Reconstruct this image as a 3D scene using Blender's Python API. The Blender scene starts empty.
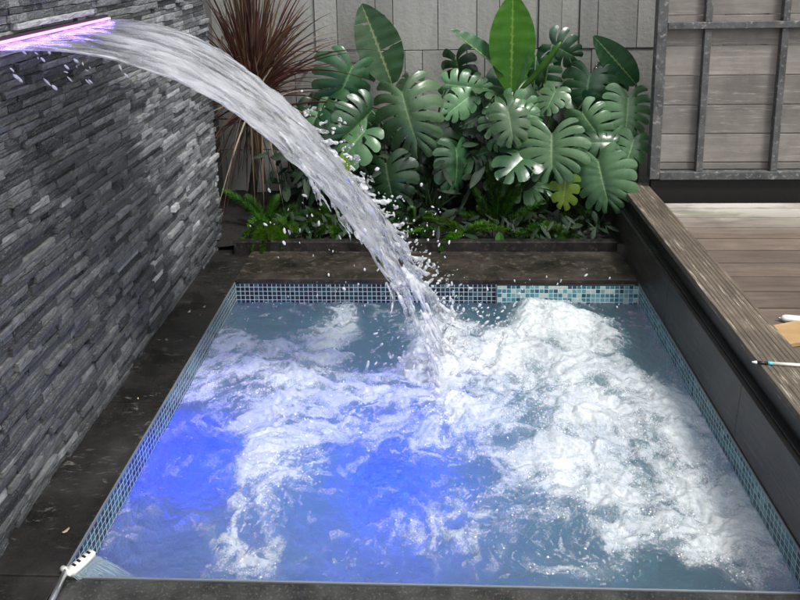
import bpy, bmesh, math, random
import numpy as np
from mathutils import Vector, Matrix

random.seed(7)
rng = np.random.default_rng(11)
S = bpy.context.scene
COL = S.collection
R = math.radians

# ------------------------------------------------------------------ camera
F, PX, PY, CAMH = 740.0, 400.0, 100.0, 1.645
Yc = Vector(((434 - PX) / F, (PY + 55) / F, -1)).normalized()
Zc = Vector((1, .019, 0)).cross(Yc).normalized()
Xc = Yc.cross(Zc).normalized()
MC = Matrix((Xc, Yc, Zc))            # rows: world axes seen from the camera = camera-to-world rotation
cam = bpy.data.cameras.new('camera')
cam.sensor_fit = 'HORIZONTAL'; cam.sensor_width = 36
cam.lens = 36 * F / 800
cam.shift_y = -200 / 800
cam.clip_start = .05; cam.clip_end = 500
camo = bpy.data.objects.new('camera', cam); COL.objects.link(camo)
camo.matrix_world = Matrix.Translation((0, 0, CAMH)) @ MC.to_4x4()
S.camera = camo

def ray(px, py):
    return MC @ Vector(((px - PX) / F, -(py - PY) / F, -1))
def at_y(px, py, y):
    r = ray(px, py); k = y / r.y
    return Vector((r.x * k, y, CAMH + r.z * k))
def at_z(px, py, z):
    r = ray(px, py); k = (z - CAMH) / r.z
    return Vector((r.x * k, r.y * k, z))

# ------------------------------------------------------------------ noise
def _hash(ix, iy, s):
    h = (ix.astype(np.int64) * 374761393 + iy.astype(np.int64) * 668265263 + s * 1442695041) & 0xffffffff
    h = ((h ^ (h >> 13)) * 1274126177) & 0xffffffff
    h = h ^ (h >> 16)
    return (h & 0xffff) / 65535.0
def vnoise(x, y, s=0):
    x = np.asarray(x, float); y = np.asarray(y, float)
    ix = np.floor(x); iy = np.floor(y)
    fx = x - ix; fy = y - iy
    fx = fx * fx * fx * (fx * (fx * 6 - 15) + 10); fy = fy * fy * fy * (fy * (fy * 6 - 15) + 10)
    a = _hash(ix, iy, s); b = _hash(ix + 1, iy, s); c = _hash(ix, iy + 1, s); d = _hash(ix + 1, iy + 1, s)
    return (a + (b - a) * fx) * (1 - fy) + (c + (d - c) * fx) * fy
def fbm(x, y, s=0, o=4, g=.5):
    v = 0; a = 1; t = 0
    for k in range(o):
        c, sn = math.cos(k * 1.1 + .4), math.sin(k * 1.1 + .4)
        v = v + a * vnoise((x * c - y * sn) * 2 ** k + 17.3 * k, (x * sn + y * c) * 2 ** k - 9.1 * k, s + k)
        t += a; a *= g
    return v / t
def ridged(x, y, s=0, o=3):
    v = 0; a = 1; t = 0
    for k in range(o):
        c, sn = math.cos(k * 1.3 + .7), math.sin(k * 1.3 + .7)
        n = vnoise((x * c - y * sn) * 2 ** k + 5.7 * k, (x * sn + y * c) * 2 ** k + 3.3 * k, s + k)
        v = v + a * (1 - np.abs(2 * n - 1)); t += a; a *= .55
    return v / t
def sstep(a, b, x):
    t = np.clip((x - a) / (b - a), 0, 1)
    return t * t * (3 - 2 * t)

# ------------------------------------------------------------------ node helpers
class Mat:
    def __init__(self, name):
        self.m = bpy.data.materials.new(name); self.m.use_nodes = True
        self.t = self.m.node_tree; self.t.nodes.clear()
        self.out = self.t.nodes.new('ShaderNodeOutputMaterial')
    def n(self, typ, ins=None, **props):
        nd = self.t.nodes.new('ShaderNode' + typ)
        for k, v in props.items(): setattr(nd, k, v)
        for k, v in (ins or {}).items(): self.set(nd.inputs[k], v)
        return nd
    def set(self, sock, v):
        if hasattr(v, 'is_linked') and hasattr(v, 'node'): self.t.links.new(v, sock)
        elif hasattr(v, 'outputs'): self.t.links.new(v.outputs[0], sock)
        else:
            if sock.type == 'RGBA' and isinstance(v, (tuple, list)) and len(v) == 3: v = (*v, 1)
            sock.default_value = v
    def math(self, op, a, b=0, c=0, clamp=False):
        return self.n('Math', {0: a, 1: b, 2: c}, operation=op, use_clamp=clamp).outputs[0]
    def coord(self, kind='Object'):
        return self.n('TexCoord').outputs[kind]
    def scale(self, v, s):
        return self.n('Mapping', {'Vector': v, 'Scale': s}).outputs[0]
    def noise(self, v, scale, detail=4, rough=.55, dist=0, col=False):
        nd = self.n('TexNoise', {'Vector': v, 'Scale': scale, 'Detail': detail, 'Roughness': rough, 'Distortion': dist})
        return nd.outputs['Color' if col else 'Fac']
    def ramp(self, fac, stops, interp='LINEAR'):
        nd = self.n('ValToRGB', {'Fac': fac}); e = nd.color_ramp.elements
        nd.color_ramp.interpolation = interp
        while len(e) < len(stops): e.new(.5)
        for el, (p, c) in zip(e, stops):
            el.position = p; el.color = (c, c, c, 1) if isinstance(c, (int, float)) else (*c, 1)
        return nd.outputs[0]
    def mix(self, fac, a, b, blend='MIX'):
        nd = self.n('Mix', data_type='RGBA', blend_type=blend)
        self.set(nd.inputs[0], fac); self.set(nd.inputs[6], a); self.set(nd.inputs[7], b)
        return nd.outputs[2]
    def attr(self, name, out='Color'):
        return self.n('Attribute', attribute_name=name).outputs[out]
    def bump(self, h, strength=.5, dist=.01, normal=None):
        nd = self.n('Bump', {'Height': h, 'Strength': strength, 'Distance': dist})
        if normal is not None: self.set(nd.inputs['Normal'], normal)
        return nd.outputs[0]
    def pr(self, base, rough=.5, normal=None, **kw):
        ins = {'Base Color': base, 'Roughness': rough}
        if normal is not None: ins['Normal'] = normal
        for k, v in kw.items(): ins[k.replace('_', ' ')] = v
        return self.n('BsdfPrincipled', ins).outputs[0]
    def done(self, sh):
        self.t.links.new(sh, self.out.inputs['Surface']); return self.m

def speck(name, c0, c1, c2=None, scale=6, rough=(.4, .8), bump=.3, bscale=60, stretch=(1, 1, 1), bdist=.004, spec=.5):
    M = Mat(name); v = M.scale(M.coord(), stretch)
    n1 = M.noise(v, scale, 6, .65); n2 = M.noise(v, bscale, 5, .7)
    base = M.mix(M.ramp(n1, [(.35, 0), (.68, 1)]), c0, c1)
    if c2: base = M.mix(M.ramp(n2, [(.55, 0), (.72, 1)]), base, c2)
    rg = M.n('MapRange', {0: n1, 1: .3, 2: .7, 3: rough[0], 4: rough[1]}).outputs[0]
    return M.done(M.pr(base, rg, M.bump(M.math('ADD', n2, M.math('MULTIPLY', n1, .5)), bump, bdist), Specular_IOR_Level=spec))

def plain(name, c, rough=.5, metal=0, bump=0):
    M = Mat(name)
    n = M.noise(M.coord(), 35, 4)
    base = M.mix(n, tuple(x * .8 for x in c), tuple(min(1, x * 1.15) for x in c))
    return M.done(M.pr(base, rough, M.bump(n, bump, .002) if bump else None, Metallic=metal))

def emit(name, c, s):
    M = Mat(name)
    return M.done(M.n('Emission', {'Color': c, 'Strength': s}).outputs[0])

def leafmat(name, dark, light, vein, rough=.38, trans=.25, spec=.5):
    M = Mat(name); v = M.coord()
    a = M.attr('shade', 'Fac')
    n = M.noise(v, 9, 4)
    base = M.mix(M.ramp(n, [(.35, 0), (.65, 1)]), dark, light)
    base = M.mix(M.ramp(a, [(.55, 0), (.95, 1)]), base, vein)
    oi = M.n('ObjectInfo').outputs['Random']
    hs = M.n('HueSaturation', {'Color': base, 'Value': M.n('MapRange', {0: oi, 3: .6, 4: 1.35}).outputs[0],
                               'Hue': M.n('MapRange', {0: oi, 3: .485, 4: .515}).outputs[0]})
    fine = M.noise(v, 60, 3)
    p = M.pr(hs.outputs[0], M.n('MapRange', {0: fine, 3: rough - .08, 4: rough + .12}).outputs[0], M.bump(fine, .15, .003), Specular_IOR_Level=spec)
    tr = M.n('BsdfTranslucent', {'Color': M.n('HueSaturation', {'Color': hs.outputs[0], 'Saturation': 1.2, 'Value': 1.6}).outputs[0]}).outputs[0]
    return M.done(M.n('MixShader', {0: trans, 1: p, 2: tr}).outputs[0])

# ------------------------------------------------------------------ mesh helpers
class MB:
    def __init__(self): self.v = []; self.f = []; self.uv = []; self.sh = []; self.mi = []
    def face(self, idx, uv=None, mi=0):
        self.f.append(tuple(idx)); self.uv.append(uv); self.mi.append(mi)
    def vert(self, p, sh=0.):
        self.v.append(tuple(p)); self.sh.append(sh); return len(self.v) - 1
    def quad(self, a, b, c, d, uv=None, mi=0):
        i = [self.vert(p) for p in (a, b, c, d)]; self.face(i, uv, mi)
    def box(self, lo, hi, mat=None, mi=0, bev=0):
        (x0, y0, z0), (x1, y1, z1) = lo, hi
        b = min(bev, (x1 - x0) / 3, (y1 - y0) / 3, (z1 - z0) / 3)
        if b > 0:
            bm = bmesh.new(); bmesh.ops.create_cube(bm, size=1)
            for q in bm.verts: q.co = Vector(((x0 + x1) / 2 + q.co.x * (x1 - x0), (y0 + y1) / 2 + q.co.y * (y1 - y0), (z0 + z1) / 2 + q.co.z * (z1 - z0)))
            bmesh.ops.bevel(bm, geom=bm.edges[:], offset=b, segments=2, affect='EDGES', profile=.6)
            self.bm(bm, mat, mi); bm.free(); return
        P = [(x, y, z) for z in (z0, z1) for y in (y0, y1) for x in (x0, x1)]
        if mat: P = [mat @ Vector(p) for p in P]
        o = [self.vert(p) for p in P]
        for q in ((0, 2, 3, 1), (4, 5, 7, 6), (0, 1, 5, 4), (2, 6, 7, 3), (0, 4, 6, 2), (1, 3, 7, 5)):
            self.face([o[i] for i in q], None, mi)
    def bm(self, bm, mat=None, mi=0):
        o = len(self.v); bm.verts.index_update()
        for q in bm.verts: self.vert(mat @ q.co if mat else q.co)
        for f in bm.faces: self.face([o + q.index for q in f.verts], None, mi)
    def tube(self, pts, rad, seg=8, cap=True, sh=0.):
        pts = [Vector(p) for p in pts]; n = len(pts)
        rad = rad if isinstance(rad, (list, tuple)) else [rad] * n
        rings = []; ref = Vector((.31, .2, .93))
        for i, p in enumerate(pts):
            t = (pts[min(i + 1, n - 1)] - pts[max(i - 1, 0)]).normalized()
            a = t.cross(ref)
            if a.length < .05: a = t.cross(Vector((1, 0, 0)))
            a.normalize(); b = t.cross(a)
            rings.append([self.vert(p + (a * math.cos(k * 2 * math.pi / seg) + b * math.sin(k * 2 * math.pi / seg)) * rad[i], sh) for k in range(seg)])
        for i in range(n - 1):
            for k in range(seg):
                self.face((rings[i][k], rings[i][(k + 1) % seg], rings[i + 1][(k + 1) % seg], rings[i + 1][k]))
        if cap: self.face(rings[0][::-1]); self.face(rings[-1])
    def build(self, name, mats, parent=None, smooth=False, weld=0):
        me = bpy.data.meshes.new(name); me.from_pydata(self.v, [], self.f)
        for m in (mats if isinstance(mats, (list, tuple)) else [mats]): me.materials.append(m)
        if any(self.mi): me.polygons.foreach_set('material_index', self.mi)
        if any(u is not None for u in self.uv):
            l = me.uv_layers.new(name='UVMap'); k = 0
            for f, u in zip(self.f, self.uv):
                for j in range(len(f)):
                    if u is not None: l.data[k].uv = u[j]
                    k += 1
        at = me.attributes.new('shade', 'FLOAT', 'POINT'); at.data.foreach_set('value', self.sh)
        if weld:
            bm = bmesh.new(); bm.from_mesh(me); bmesh.ops.remove_doubles(bm, verts=bm.verts[:], dist=weld)
            bmesh.ops.recalc_face_normals(bm, faces=bm.faces[:]); bm.to_mesh(me); bm.free()
        if smooth: me.polygons.foreach_set('use_smooth', [True] * len(me.polygons))
        me.update()
        o = bpy.data.objects.new(name, me); COL.objects.link(o)
        if parent: o.parent = parent
        return o

def tag(o, label, cat, group=None):
    o['label'] = label; o['category'] = cat
    if group: o['group'] = group
    return o
def kind(o, k): o['kind'] = k; return o
def empty(name, label, cat, loc=(0, 0, 0), group=None):
    o = bpy.data.objects.new(name, None); COL.objects.link(o); o.location = loc; o.empty_display_size = .1
    return tag(o, label, cat, group)
def grid_obj(name, V, nu, nv, mat, parent=None, attrs=None, smooth=True, closed=False):
    """V: (nu*nv,3) array, row-major in u."""
    me = bpy.data.meshes.new(name)
    iu, iv = np.meshgrid(np.arange(nu - 1), np.arange(nv - 1), indexing='ij')
    a = (iu * nv + iv).ravel(); fc = np.stack([a, a + nv, a + nv + 1, a + 1], 1)
    me.vertices.add(len(V)); me.vertices.foreach_set('co', V.astype(np.float32).ravel())
    me.loops.add(fc.size); me.loops.foreach_set('vertex_index', fc.astype(np.int32).ravel())
    me.polygons.add(len(fc)); me.polygons.foreach_set('loop_start', np.arange(0, fc.size, 4, dtype=np.int32))
    me.polygons.foreach_set('loop_total', np.full(len(fc), 4, dtype=np.int32))
    me.update(calc_edges=True); me.validate()
    for k, v in (attrs or {}).items():
        at = me.attributes.new(k, 'FLOAT', 'POINT'); at.data.foreach_set('value', np.asarray(v, np.float32).ravel())
    me.polygons.foreach_set('use_smooth', [smooth] * len(me.polygons))
    me.materials.append(mat)
    o = bpy.data.objects.new(name, me); COL.objects.link(o)
    if parent: o.parent = parent
    return o

# ------------------------------------------------------------------ layout constants (metres, pool rim at z = 0)
XL, XR = -1.013, .985          # pool inner sides
Y0, Y1 = 1.645, 3.415          # pool front / back
XW = -1.235                    # stone wall face
WZ = -.10                      # water level
FLOOR = -.50
YK, YBW = 3.76, 4.62           # planter kerb front, tiled wall
DECKZ = .285

# ------------------------------------------------------------------ materials
def stone_mat():
    M = Mat('ledger_stone'); v = M.coord()
    c = M.attr('shade', 'Fac')                       # stone's own tone
    wet_dark = M.attr('wet_dark', 'Fac')
    n1 = M.noise(v, 22, 6, .7); n2 = M.noise(M.scale(v, (1, 1, 2.2)), 95, 6, .75)
    base = M.ramp(c, [(0, (.045, .049, .054)), (.45, (.165, .173, .18)), (.8, (.33, .34, .345)), (1, (.56, .57, .57))])
    base = M.mix(M.ramp(n1, [(.38, .0), (.68, .6)]), base, (.05, .054, .058))
    base = M.mix(M.ramp(n2, [(.54, 0), (.68, .6)]), base, (.58, .585, .57))
    base = M.mix(M.math('MULTIPLY', wet_dark, .60), base, (.012, .0135, .016))
    h = M.math('ADD', n1, M.math('MULTIPLY', n2, .6))
    rg = M.n('MapRange', {0: wet_dark, 3: .7, 4: .16}).outputs[0]
    return M.done(M.pr(base, rg, M.bump(h, .7, .006)))

def mosaic(name, stops, grout=(.5, .53, .52), s=.0229):
    M = Mat(name); uv = M.coord('UV')
    sc = M.n('VectorMath', {0: uv, 1: (1 / s, 1 / s, 1)}, operation='MULTIPLY').outputs[0]
    fr = M.n('VectorMath', {0: sc}, operation='FRACTION').outputs[0]
    fl = M.n('VectorMath', {0: sc}, operation='FLOOR').outputs[0]
    sp = M.n('SeparateXYZ', {0: fr})
    ex = M.math('ABSOLUTE', M.math('SUBTRACT', sp.outputs[0], .5)); ey = M.math('ABSOLUTE', M.math('SUBTRACT', sp.outputs[1], .5))
    e = M.math('MAXIMUM', ex, ey)
    wn = M.n('TexWhiteNoise', {'Vector': fl}, noise_dimensions='2D').outputs['Value']
    tile = M.ramp(wn, stops, 'CONSTANT')
    n = M.noise(M.coord(), 120, 3)
    tile = M.mix(M.math('MULTIPLY', n, .35), tile, (.01, .02, .03))
    g = M.n('MapRange', {0: e, 1: .415, 2: .445}).outputs[0]
    dirt = M.mix(M.noise(M.coord(), 14, 4), grout, tuple(x * .6 for x in grout))
    base = M.mix(g, tile, dirt)
    rg = M.n('MapRange', {0: g, 3: .12, 4: .7}).outputs[0]
    b = M.bump(M.math('MULTIPLY', g, -1), .6, .002)
    return M.done(M.pr(base, rg, b))

def wood(name, c0, c1, axis=0, rough=.75, wear=None, scale=1., bump=.35, spec=.5, ribs=0):
    M = Mat(name); v = M.coord()
    st = [14, 14, 14]; st[axis] = 1.1
    vv = M.scale(v, tuple(x * scale for x in st))
    n = M.noise(vv, 3, 8, .7, .4); n2 = M.noise(v, 4.5, 5, .6); n3 = M.noise(vv, 14, 4, .7)
    base = M.mix(M.ramp(n, [(.3, 0), (.7, 1)]), c0, c1)
    base = M.mix(M.ramp(n2, [(.35, .55), (.65, 0)]), base, tuple(x * .45 for x in c0))
    oi = M.attr('shade', 'Fac')
    base = M.n('HueSaturation', {'Color': base, 'Value': M.n('MapRange', {0: oi, 3: .72, 4: 1.28}).outputs[0]}).outputs[0]
    if wear: base = M.mix(M.ramp(M.noise(vv, 5, 7, .75), [(.56, 0), (.68, .8)]), base, wear)
    return M.done(M.pr(base, rough, M.bump(M.math('ADD', n, M.math('MULTIPLY', n3, .5)), bump, .006), Specular_IOR_Level=spec))

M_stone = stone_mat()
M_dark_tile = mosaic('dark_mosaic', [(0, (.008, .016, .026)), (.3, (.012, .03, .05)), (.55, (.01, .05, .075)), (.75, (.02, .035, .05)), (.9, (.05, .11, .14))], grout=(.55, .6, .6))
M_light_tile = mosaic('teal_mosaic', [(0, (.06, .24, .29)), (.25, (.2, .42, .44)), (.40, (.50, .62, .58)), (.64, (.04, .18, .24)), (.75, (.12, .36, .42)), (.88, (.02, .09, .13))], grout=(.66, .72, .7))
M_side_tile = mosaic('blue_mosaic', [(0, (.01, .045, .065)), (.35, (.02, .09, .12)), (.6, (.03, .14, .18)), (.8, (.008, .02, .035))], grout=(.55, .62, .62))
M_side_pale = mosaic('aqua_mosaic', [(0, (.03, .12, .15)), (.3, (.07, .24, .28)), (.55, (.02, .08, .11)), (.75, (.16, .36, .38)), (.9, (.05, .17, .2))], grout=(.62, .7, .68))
M_floor = speck('pool_floor', (.10, .21, .20), (.17, .29, .27), scale=3, rough=(.5, .7), bump=.05)
def black_paving():
    M = Mat('wet_black_stone'); v = M.coord()
    n1 = M.noise(v, 4, 6, .65); n2 = M.noise(v, 48, 5, .7); n3 = M.noise(M.scale(v, (1, 3.2, 1)), 16, 6, .75, 1.2)
    base = M.mix(M.ramp(n1, [(.35, 0), (.7, 1)]), (.0075, .0075, .007), (.026, .0245, .022))
    sc_ = M.math('MULTIPLY', M.ramp(n3, [(.57, 0), (.68, 1)]), M.ramp(M.noise(v, 2.6, 3), [(.42, 0), (.60, .85)]))
    base = M.mix(sc_, base, (.17, .165, .15))
    base = M.mix(M.ramp(n2, [(.62, 0), (.74, .5)]), base, (.09, .08, .065))
    rg = M.n('MapRange', {0: n1, 1: .3, 2: .7, 3: .16, 4: .5}).outputs[0]
    return M.done(M.pr(base, rg, M.bump(M.math('ADD', n2, n1), .5, .005)))
M_black = black_paving()
M_front = speck('speckled_stone', (.012, .0125, .012), (.05, .05, .046), (.12, .12, .11), scale=10, rough=(.35, .6), bump=.4, bscale=120)
M_brown = speck('stained_coping', (.008, .007, .006), (.040, .032, .023), (.10, .082, .058), scale=6, rough=(.25, .7), bump=.6, bscale=30, stretch=(.8, 1, 1), bdist=.006)
M_kerb = speck('kerb_stone', (.006, .0055, .005), (.02, .018, .015), (.07, .06, .046), scale=9, rough=(.3, .6), bump=.5, bscale=40)
M_slab = wood('grey_slab', (.032, .031, .03), (.075, .07, .065), 1, .4, (.12, .11, .10), .8, .5)
M_steel = plain('steel_trim', (.3, .33, .34), .4, .6)
M_soil = speck('soil', (.004, .0032, .0026), (.011, .008, .006), scale=20, rough=(.8, .95), bump=.9, bscale=40, bdist=.02)
M_concrete = speck('cladding', (.17, .175, .165), (.29, .29, .275), (.2, .205, .195), scale=2.2, rough=(.6, .85), bump=.25, bscale=30, stretch=(1.6, 1, .35))
M_render = speck('plaster', (.07, .07, .068), (.13, .13, .125), scale=3, rough=(.7, .9))
M_ground = speck('ground', (.03, .028, .025), (.06, .055, .05), scale=2, rough=(.8, .95))
M_gate_wood = wood('gate_planks', (.215, .195, .175), (.31, .285, .26), 0, .85, (.36, .34, .31), .8, .2)
M_gate_metal = speck('weathered_steel', (.055, .058, .06), (.12, .12, .117), (.34, .33, .31), scale=11, rough=(.45, .75), bump=.4, bscale=42)
def deck_mat():
    M = Mat('deck_boards'); v = M.coord(); vv = M.scale(v, (1.1, 14, 14))
    n = M.noise(vv, 3, 8, .7, .4); n2 = M.noise(v, 3.5, 5, .6); n4 = M.noise(M.scale(v, (.6, 2, 1)), 4.5, 6, .7)
    base = M.mix(M.ramp(n, [(.3, 0), (.7, 1)]), (.085, .062, .047), (.185, .142, .110))
    base = M.mix(M.ramp(n2, [(.35, .5), (.65, 0)]), base, (.06, .047, .04))
    base = M.n('HueSaturation', {'Color': base, 'Value': M.n('MapRange', {0: M.attr('shade', 'Fac'), 3: .8, 4: 1.2}).outputs[0]}).outputs[0]
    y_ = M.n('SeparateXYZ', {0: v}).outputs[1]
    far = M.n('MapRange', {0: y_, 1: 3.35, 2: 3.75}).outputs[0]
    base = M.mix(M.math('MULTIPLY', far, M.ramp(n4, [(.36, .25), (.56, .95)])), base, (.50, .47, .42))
    base = M.mix(M.math('MULTIPLY', M.n('MapRange', {0: y_, 1: 3.35, 2: 3.6}).outputs[0], M.ramp(M.noise(M.scale(v, (.8, 3, 1)), 5, 5), [(.52, 0), (.66, .7)])), base, (.16, .19, .10))
    return M.done(M.pr(base, .65, M.bump(n, .35, .006)))
M_deck = deck_mat()
M_riser = wood('black_timber', (.011, .011, .012), (.034, .034, .035), 1, .42, (.07, .07, .07))
M_plank = wood('weathered_plank', (.10, .078, .056), (.25, .20, .148), 1, .75, (.5, .44, .36))
M_dark_fill = plain('dark_fill', (.018, .016, .015), .5, 0, .3)

# ------------------------------------------------------------------ setting
def sheet(name, x0, x1, y0, y1, z, mat, k='structure'):
    mb = MB(); mb.quad((x0, y0, z), (x1, y0, z), (x1, y1, z), (x0, y1, z)); return kind(mb.build(name, mat), k)
sheet('ground', -150, 150, -150, 150, -.9, M_ground)

# pool basin: walls with UVs in metres
mb = MB()
def wallq(a, b, ztop, zbot, u0, mi):
    a, b = Vector(a), Vector(b); L = (b - a).length
    mb.quad((*a, zbot), (*b, zbot), (*b, ztop), (*a, ztop), [(u0, zbot), (u0 + L, zbot), (u0 + L, ztop), (u0, ztop)], mi)
T = -.006
XP = at_z(497, 283, 0).x
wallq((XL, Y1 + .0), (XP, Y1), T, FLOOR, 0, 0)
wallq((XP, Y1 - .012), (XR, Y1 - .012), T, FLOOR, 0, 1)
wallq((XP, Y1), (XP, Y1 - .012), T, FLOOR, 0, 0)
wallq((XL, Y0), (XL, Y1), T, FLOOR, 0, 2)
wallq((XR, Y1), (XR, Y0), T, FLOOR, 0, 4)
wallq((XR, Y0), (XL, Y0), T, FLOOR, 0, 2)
mb.quad((XL, Y0, FLOOR), (XR, Y0, FLOOR), (XR, Y1, FLOOR), (XL, Y1, FLOOR), None, 3)
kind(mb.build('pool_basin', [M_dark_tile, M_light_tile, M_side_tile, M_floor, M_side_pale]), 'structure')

# copings (stone paving round the pool)
mb = MB()
ys = [.2, 1.05, Y0, 2.42, 3.2, Y1 + .01, 4.1]
for a, b in zip(ys, ys[1:]): mb.box((XW - .08, a + .0015, -.05), (XL - .006, b - .0015, 0), bev=.004)
kind(mb.build('side_paving', M_black), 'structure')
mb = MB()
for a, b in ((XL - .003, XR),): mb.box((a, .2, -.05), (b - .003, Y0 - .006, 0), bev=.004)
kind(mb.build('front_paving', M_front), 'structure')
mb = MB()
for a, b in ((XL - .003, XR - .003),): mb.box((a + .0015, Y1 + .002, -.004), (b - .0015, YK, .022), bev=.005)
kind(mb.build('back_paving', M_brown), 'structure')
# steel rim strip between stone and mosaic
mb = MB()
mb.box((XL - .0055, Y0 - .0055, -.03), (XL - .0005, Y1, .0025)); mb.box((XR + .0005, Y0 - .0055, -.03), (XR + .0045, Y1, .002))
mb.box((XL, Y0 - .0055, -.03), (XR, Y0 - .0005, .0025))
kind(mb.build('rim_strip', M_steel), 'structure')

# planter kerb and soil
o = MB(); o.box((XL - .1, YK + .002, -.05), (XR - .02, YK + .05, .075), bev=.006)
tag(o.build('planter_kerb', M_kerb), 'low dark stained stone kerb in front of the planting bed', 'kerb')
nx, ny = 90, 40
gx, gy = np.meshgrid(np.linspace(-1.6, 1.6, nx), np.linspace(YK + .05, YBW, ny), indexing='ij')
gz = .035 + .05 * (fbm(gx * 7, gy * 7, 3) - .5) + .05 * (gy - YK)
kind(grid_obj('soil', np.stack([gx, gy, gz], -1).reshape(-1, 3), nx, ny, M_soil), 'structure')

# ------------------------------------------------------------------ ledger stone wall
def stone_wall():
    V = []; Fc = []; sh = []; wt = []
    z = 0.0; row = 0
    y_a, y_b = .5, 3.95
    while z < 2.15:
        h = random.choice((.02, .023, .023, .026, .026, .029))
        y = y_a - random.random() * .2
        while y < y_b:
            L = random.choice((.05, .07, .1, .13, .16, .2, .26)) * random.uniform(.85, 1.15)
            e = min(y + L, y_b); s = max(y, y_a)
            if e - s > .012:
                dep = random.choice((0, .002, .004, .007, .011, .015, .02)) * random.uniform(.7, 1.1)
                g = .0012
                ny_ = max(2, int((e - s) / .022) + 1); nz_ = 4
                base = len(V)
                ti = random.uniform(-.0016, .0016); tj = random.uniform(-.003, .003)
                for i in range(ny_ + 1):
                    for j in range(nz_ + 1):
                        yy = s + g + (e - s - 2 * g) * i / ny_; zz = z + g + (h - 2 * g) * j / nz_
                        edge = (i in (0, ny_)) or (j in (0, nz_))
                        xx = XW + dep + ti * (j / nz_ - .5) * 2 + tj * (i / ny_ - .5) + random.uniform(-.0011, .0011) - (.001 if edge else 0)
                        V.append((xx, yy + random.uniform(-.0006, .0006), zz + random.uniform(-.0008, .0008)))
                for i in range(ny_):
                    for j in range(nz_):
                        a = base + i * (nz_ + 1) + j
                        Fc.append((a, a + nz_ + 1, a + nz_ + 2, a + 1))
                ring = [base + i * (nz_ + 1) for i in range(ny_ + 1)] + [base + ny_ * (nz_ + 1) + j for j in range(1, nz_ + 1)] + \
                       [base + i * (nz_ + 1) + nz_ for i in range(ny_ - 1, -1, -1)] + [base + j for j in range(nz_ - 1, 0, -1)]
                b2 = len(V)
                for q in ring: V.append((XW - .012, V[q][1], V[q][2]))
                n = len(ring)
                for q in range(n): Fc.append((ring[q], b2 + q, b2 + (q + 1) % n, ring[(q + 1) % n]))
                r_ = random.random()
                tone = (.18 + .55 * random.random()) if r_ < .78 else (random.uniform(.70, .95) if r_ < .90 else random.uniform(0, .12))
                ym, zm = (s + e) / 2, z + h / 2
                # splash wets the low and near courses; those under the spout turn darker, glossier
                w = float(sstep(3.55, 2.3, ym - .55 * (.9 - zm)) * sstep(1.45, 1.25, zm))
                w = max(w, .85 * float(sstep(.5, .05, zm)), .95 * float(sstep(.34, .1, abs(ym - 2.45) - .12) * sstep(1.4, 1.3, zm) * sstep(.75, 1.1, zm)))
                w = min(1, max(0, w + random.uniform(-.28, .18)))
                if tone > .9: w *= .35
                k = len(V) - base
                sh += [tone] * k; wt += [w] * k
            y += L
        z += h; row += 1
    me = bpy.data.meshes.new('stone_cladding'); me.from_pydata(V, [], Fc); me.materials.append(M_stone)
    a = me.attributes.new('shade', 'FLOAT', 'POINT'); a.data.foreach_set('value', sh)
    a = me.attributes.new('wet_dark', 'FLOAT', 'POINT'); a.data.foreach_set('value', wt)
    me.update(); return me
wall = empty('stone_wall', 'dark split ledger stone wall on the left with a glowing water slot', 'wall', (XW, 2.2, 0))
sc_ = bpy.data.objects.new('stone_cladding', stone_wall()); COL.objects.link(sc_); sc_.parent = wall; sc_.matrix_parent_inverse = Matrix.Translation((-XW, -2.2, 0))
mb = MB(); mb.box((XW - .15, .5, -.05), (XW - .011, 3.952, 2.15))
b = mb.build('wall_core', M_black, wall); b.matrix_parent_inverse = Matrix.Translation((-XW, -2.2, 0))

# ------------------------------------------------------------------ tiled back wall
tw = empty('tiled_wall', 'pale grey wall of tall staggered stone panels behind the plants', 'wall', (0, YBW, 0))
mb = MB()
for (z0, z1, sd) in ((-.05, .36, 2), (.36, 1.0, 3), (1.0, 1.85, 9)):
    r2 = random.Random(sd)
    x = -1.9 + (.1 if z0 > 0 else 0)
    while x < 3.4:
        w = r2.choice((.11, .14, .19, .24, .28))
        d = r2.choice((0, .003, .005, .014, .03)) if z0 > .5 else r2.choice((0, .003, .006, .01))
        i0 = len(mb.v)
        mb.box((x + .002, YBW - d - .012, z0 + .0025), (x + w - .002, YBW + .02, z1 - .0025), bev=.002)
        t_ = r2.random()
        for q in range(i0, len(mb.v)): mb.sh[q] = t_
        x += w
Mc = Mat('cladding_panels'); v = Mc.coord(); n1 = Mc.noise(Mc.scale(v, (1.5, 1, .4)), 2.6, 6, .65); n2 = Mc.noise(v, 40, 4)
base = Mc.mix(Mc.ramp(n1, [(.3, 0), (.7, 1)]), (.22, .222, .205), (.34, .34, .318))
base = Mc.mix(Mc.ramp(Mc.noise(Mc.scale(v, (9, 1, .7)), 3, 5), [(.55, 0), (.75, .5)]), base, (.36, .36, .345))
base = Mc.n('HueSaturation', {'Color': base, 'Value': Mc.n('MapRange', {0: Mc.attr('shade', 'Fac'), 3: .8, 4: 1.15}).outputs[0]}).outputs[0]
M_clad = Mc.done(Mc.pr(base, .75, Mc.bump(Mc.math('ADD', n2, n1), .5, .006)))
mb.build('stone_panel_facing', M_clad, tw).matrix_parent_inverse = Matrix.Translation((0, -YBW, 0))
mb = MB(); mb.box((-1.9, YBW + .021, -.05), (3.4, YBW + .14, 1.84)); mb.build('wall_core', M_render, tw).matrix_parent_inverse = Matrix.Translation((0, -YBW, 0))
mb = MB(); mb.box((XW - .28, 3.953, -.05), (XW - .16, YBW - .04, 1.84))
tag(mb.build('side_wall', M_render), 'plain dark grey wall in the gap between stone wall and tiled wall', 'wall')

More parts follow.
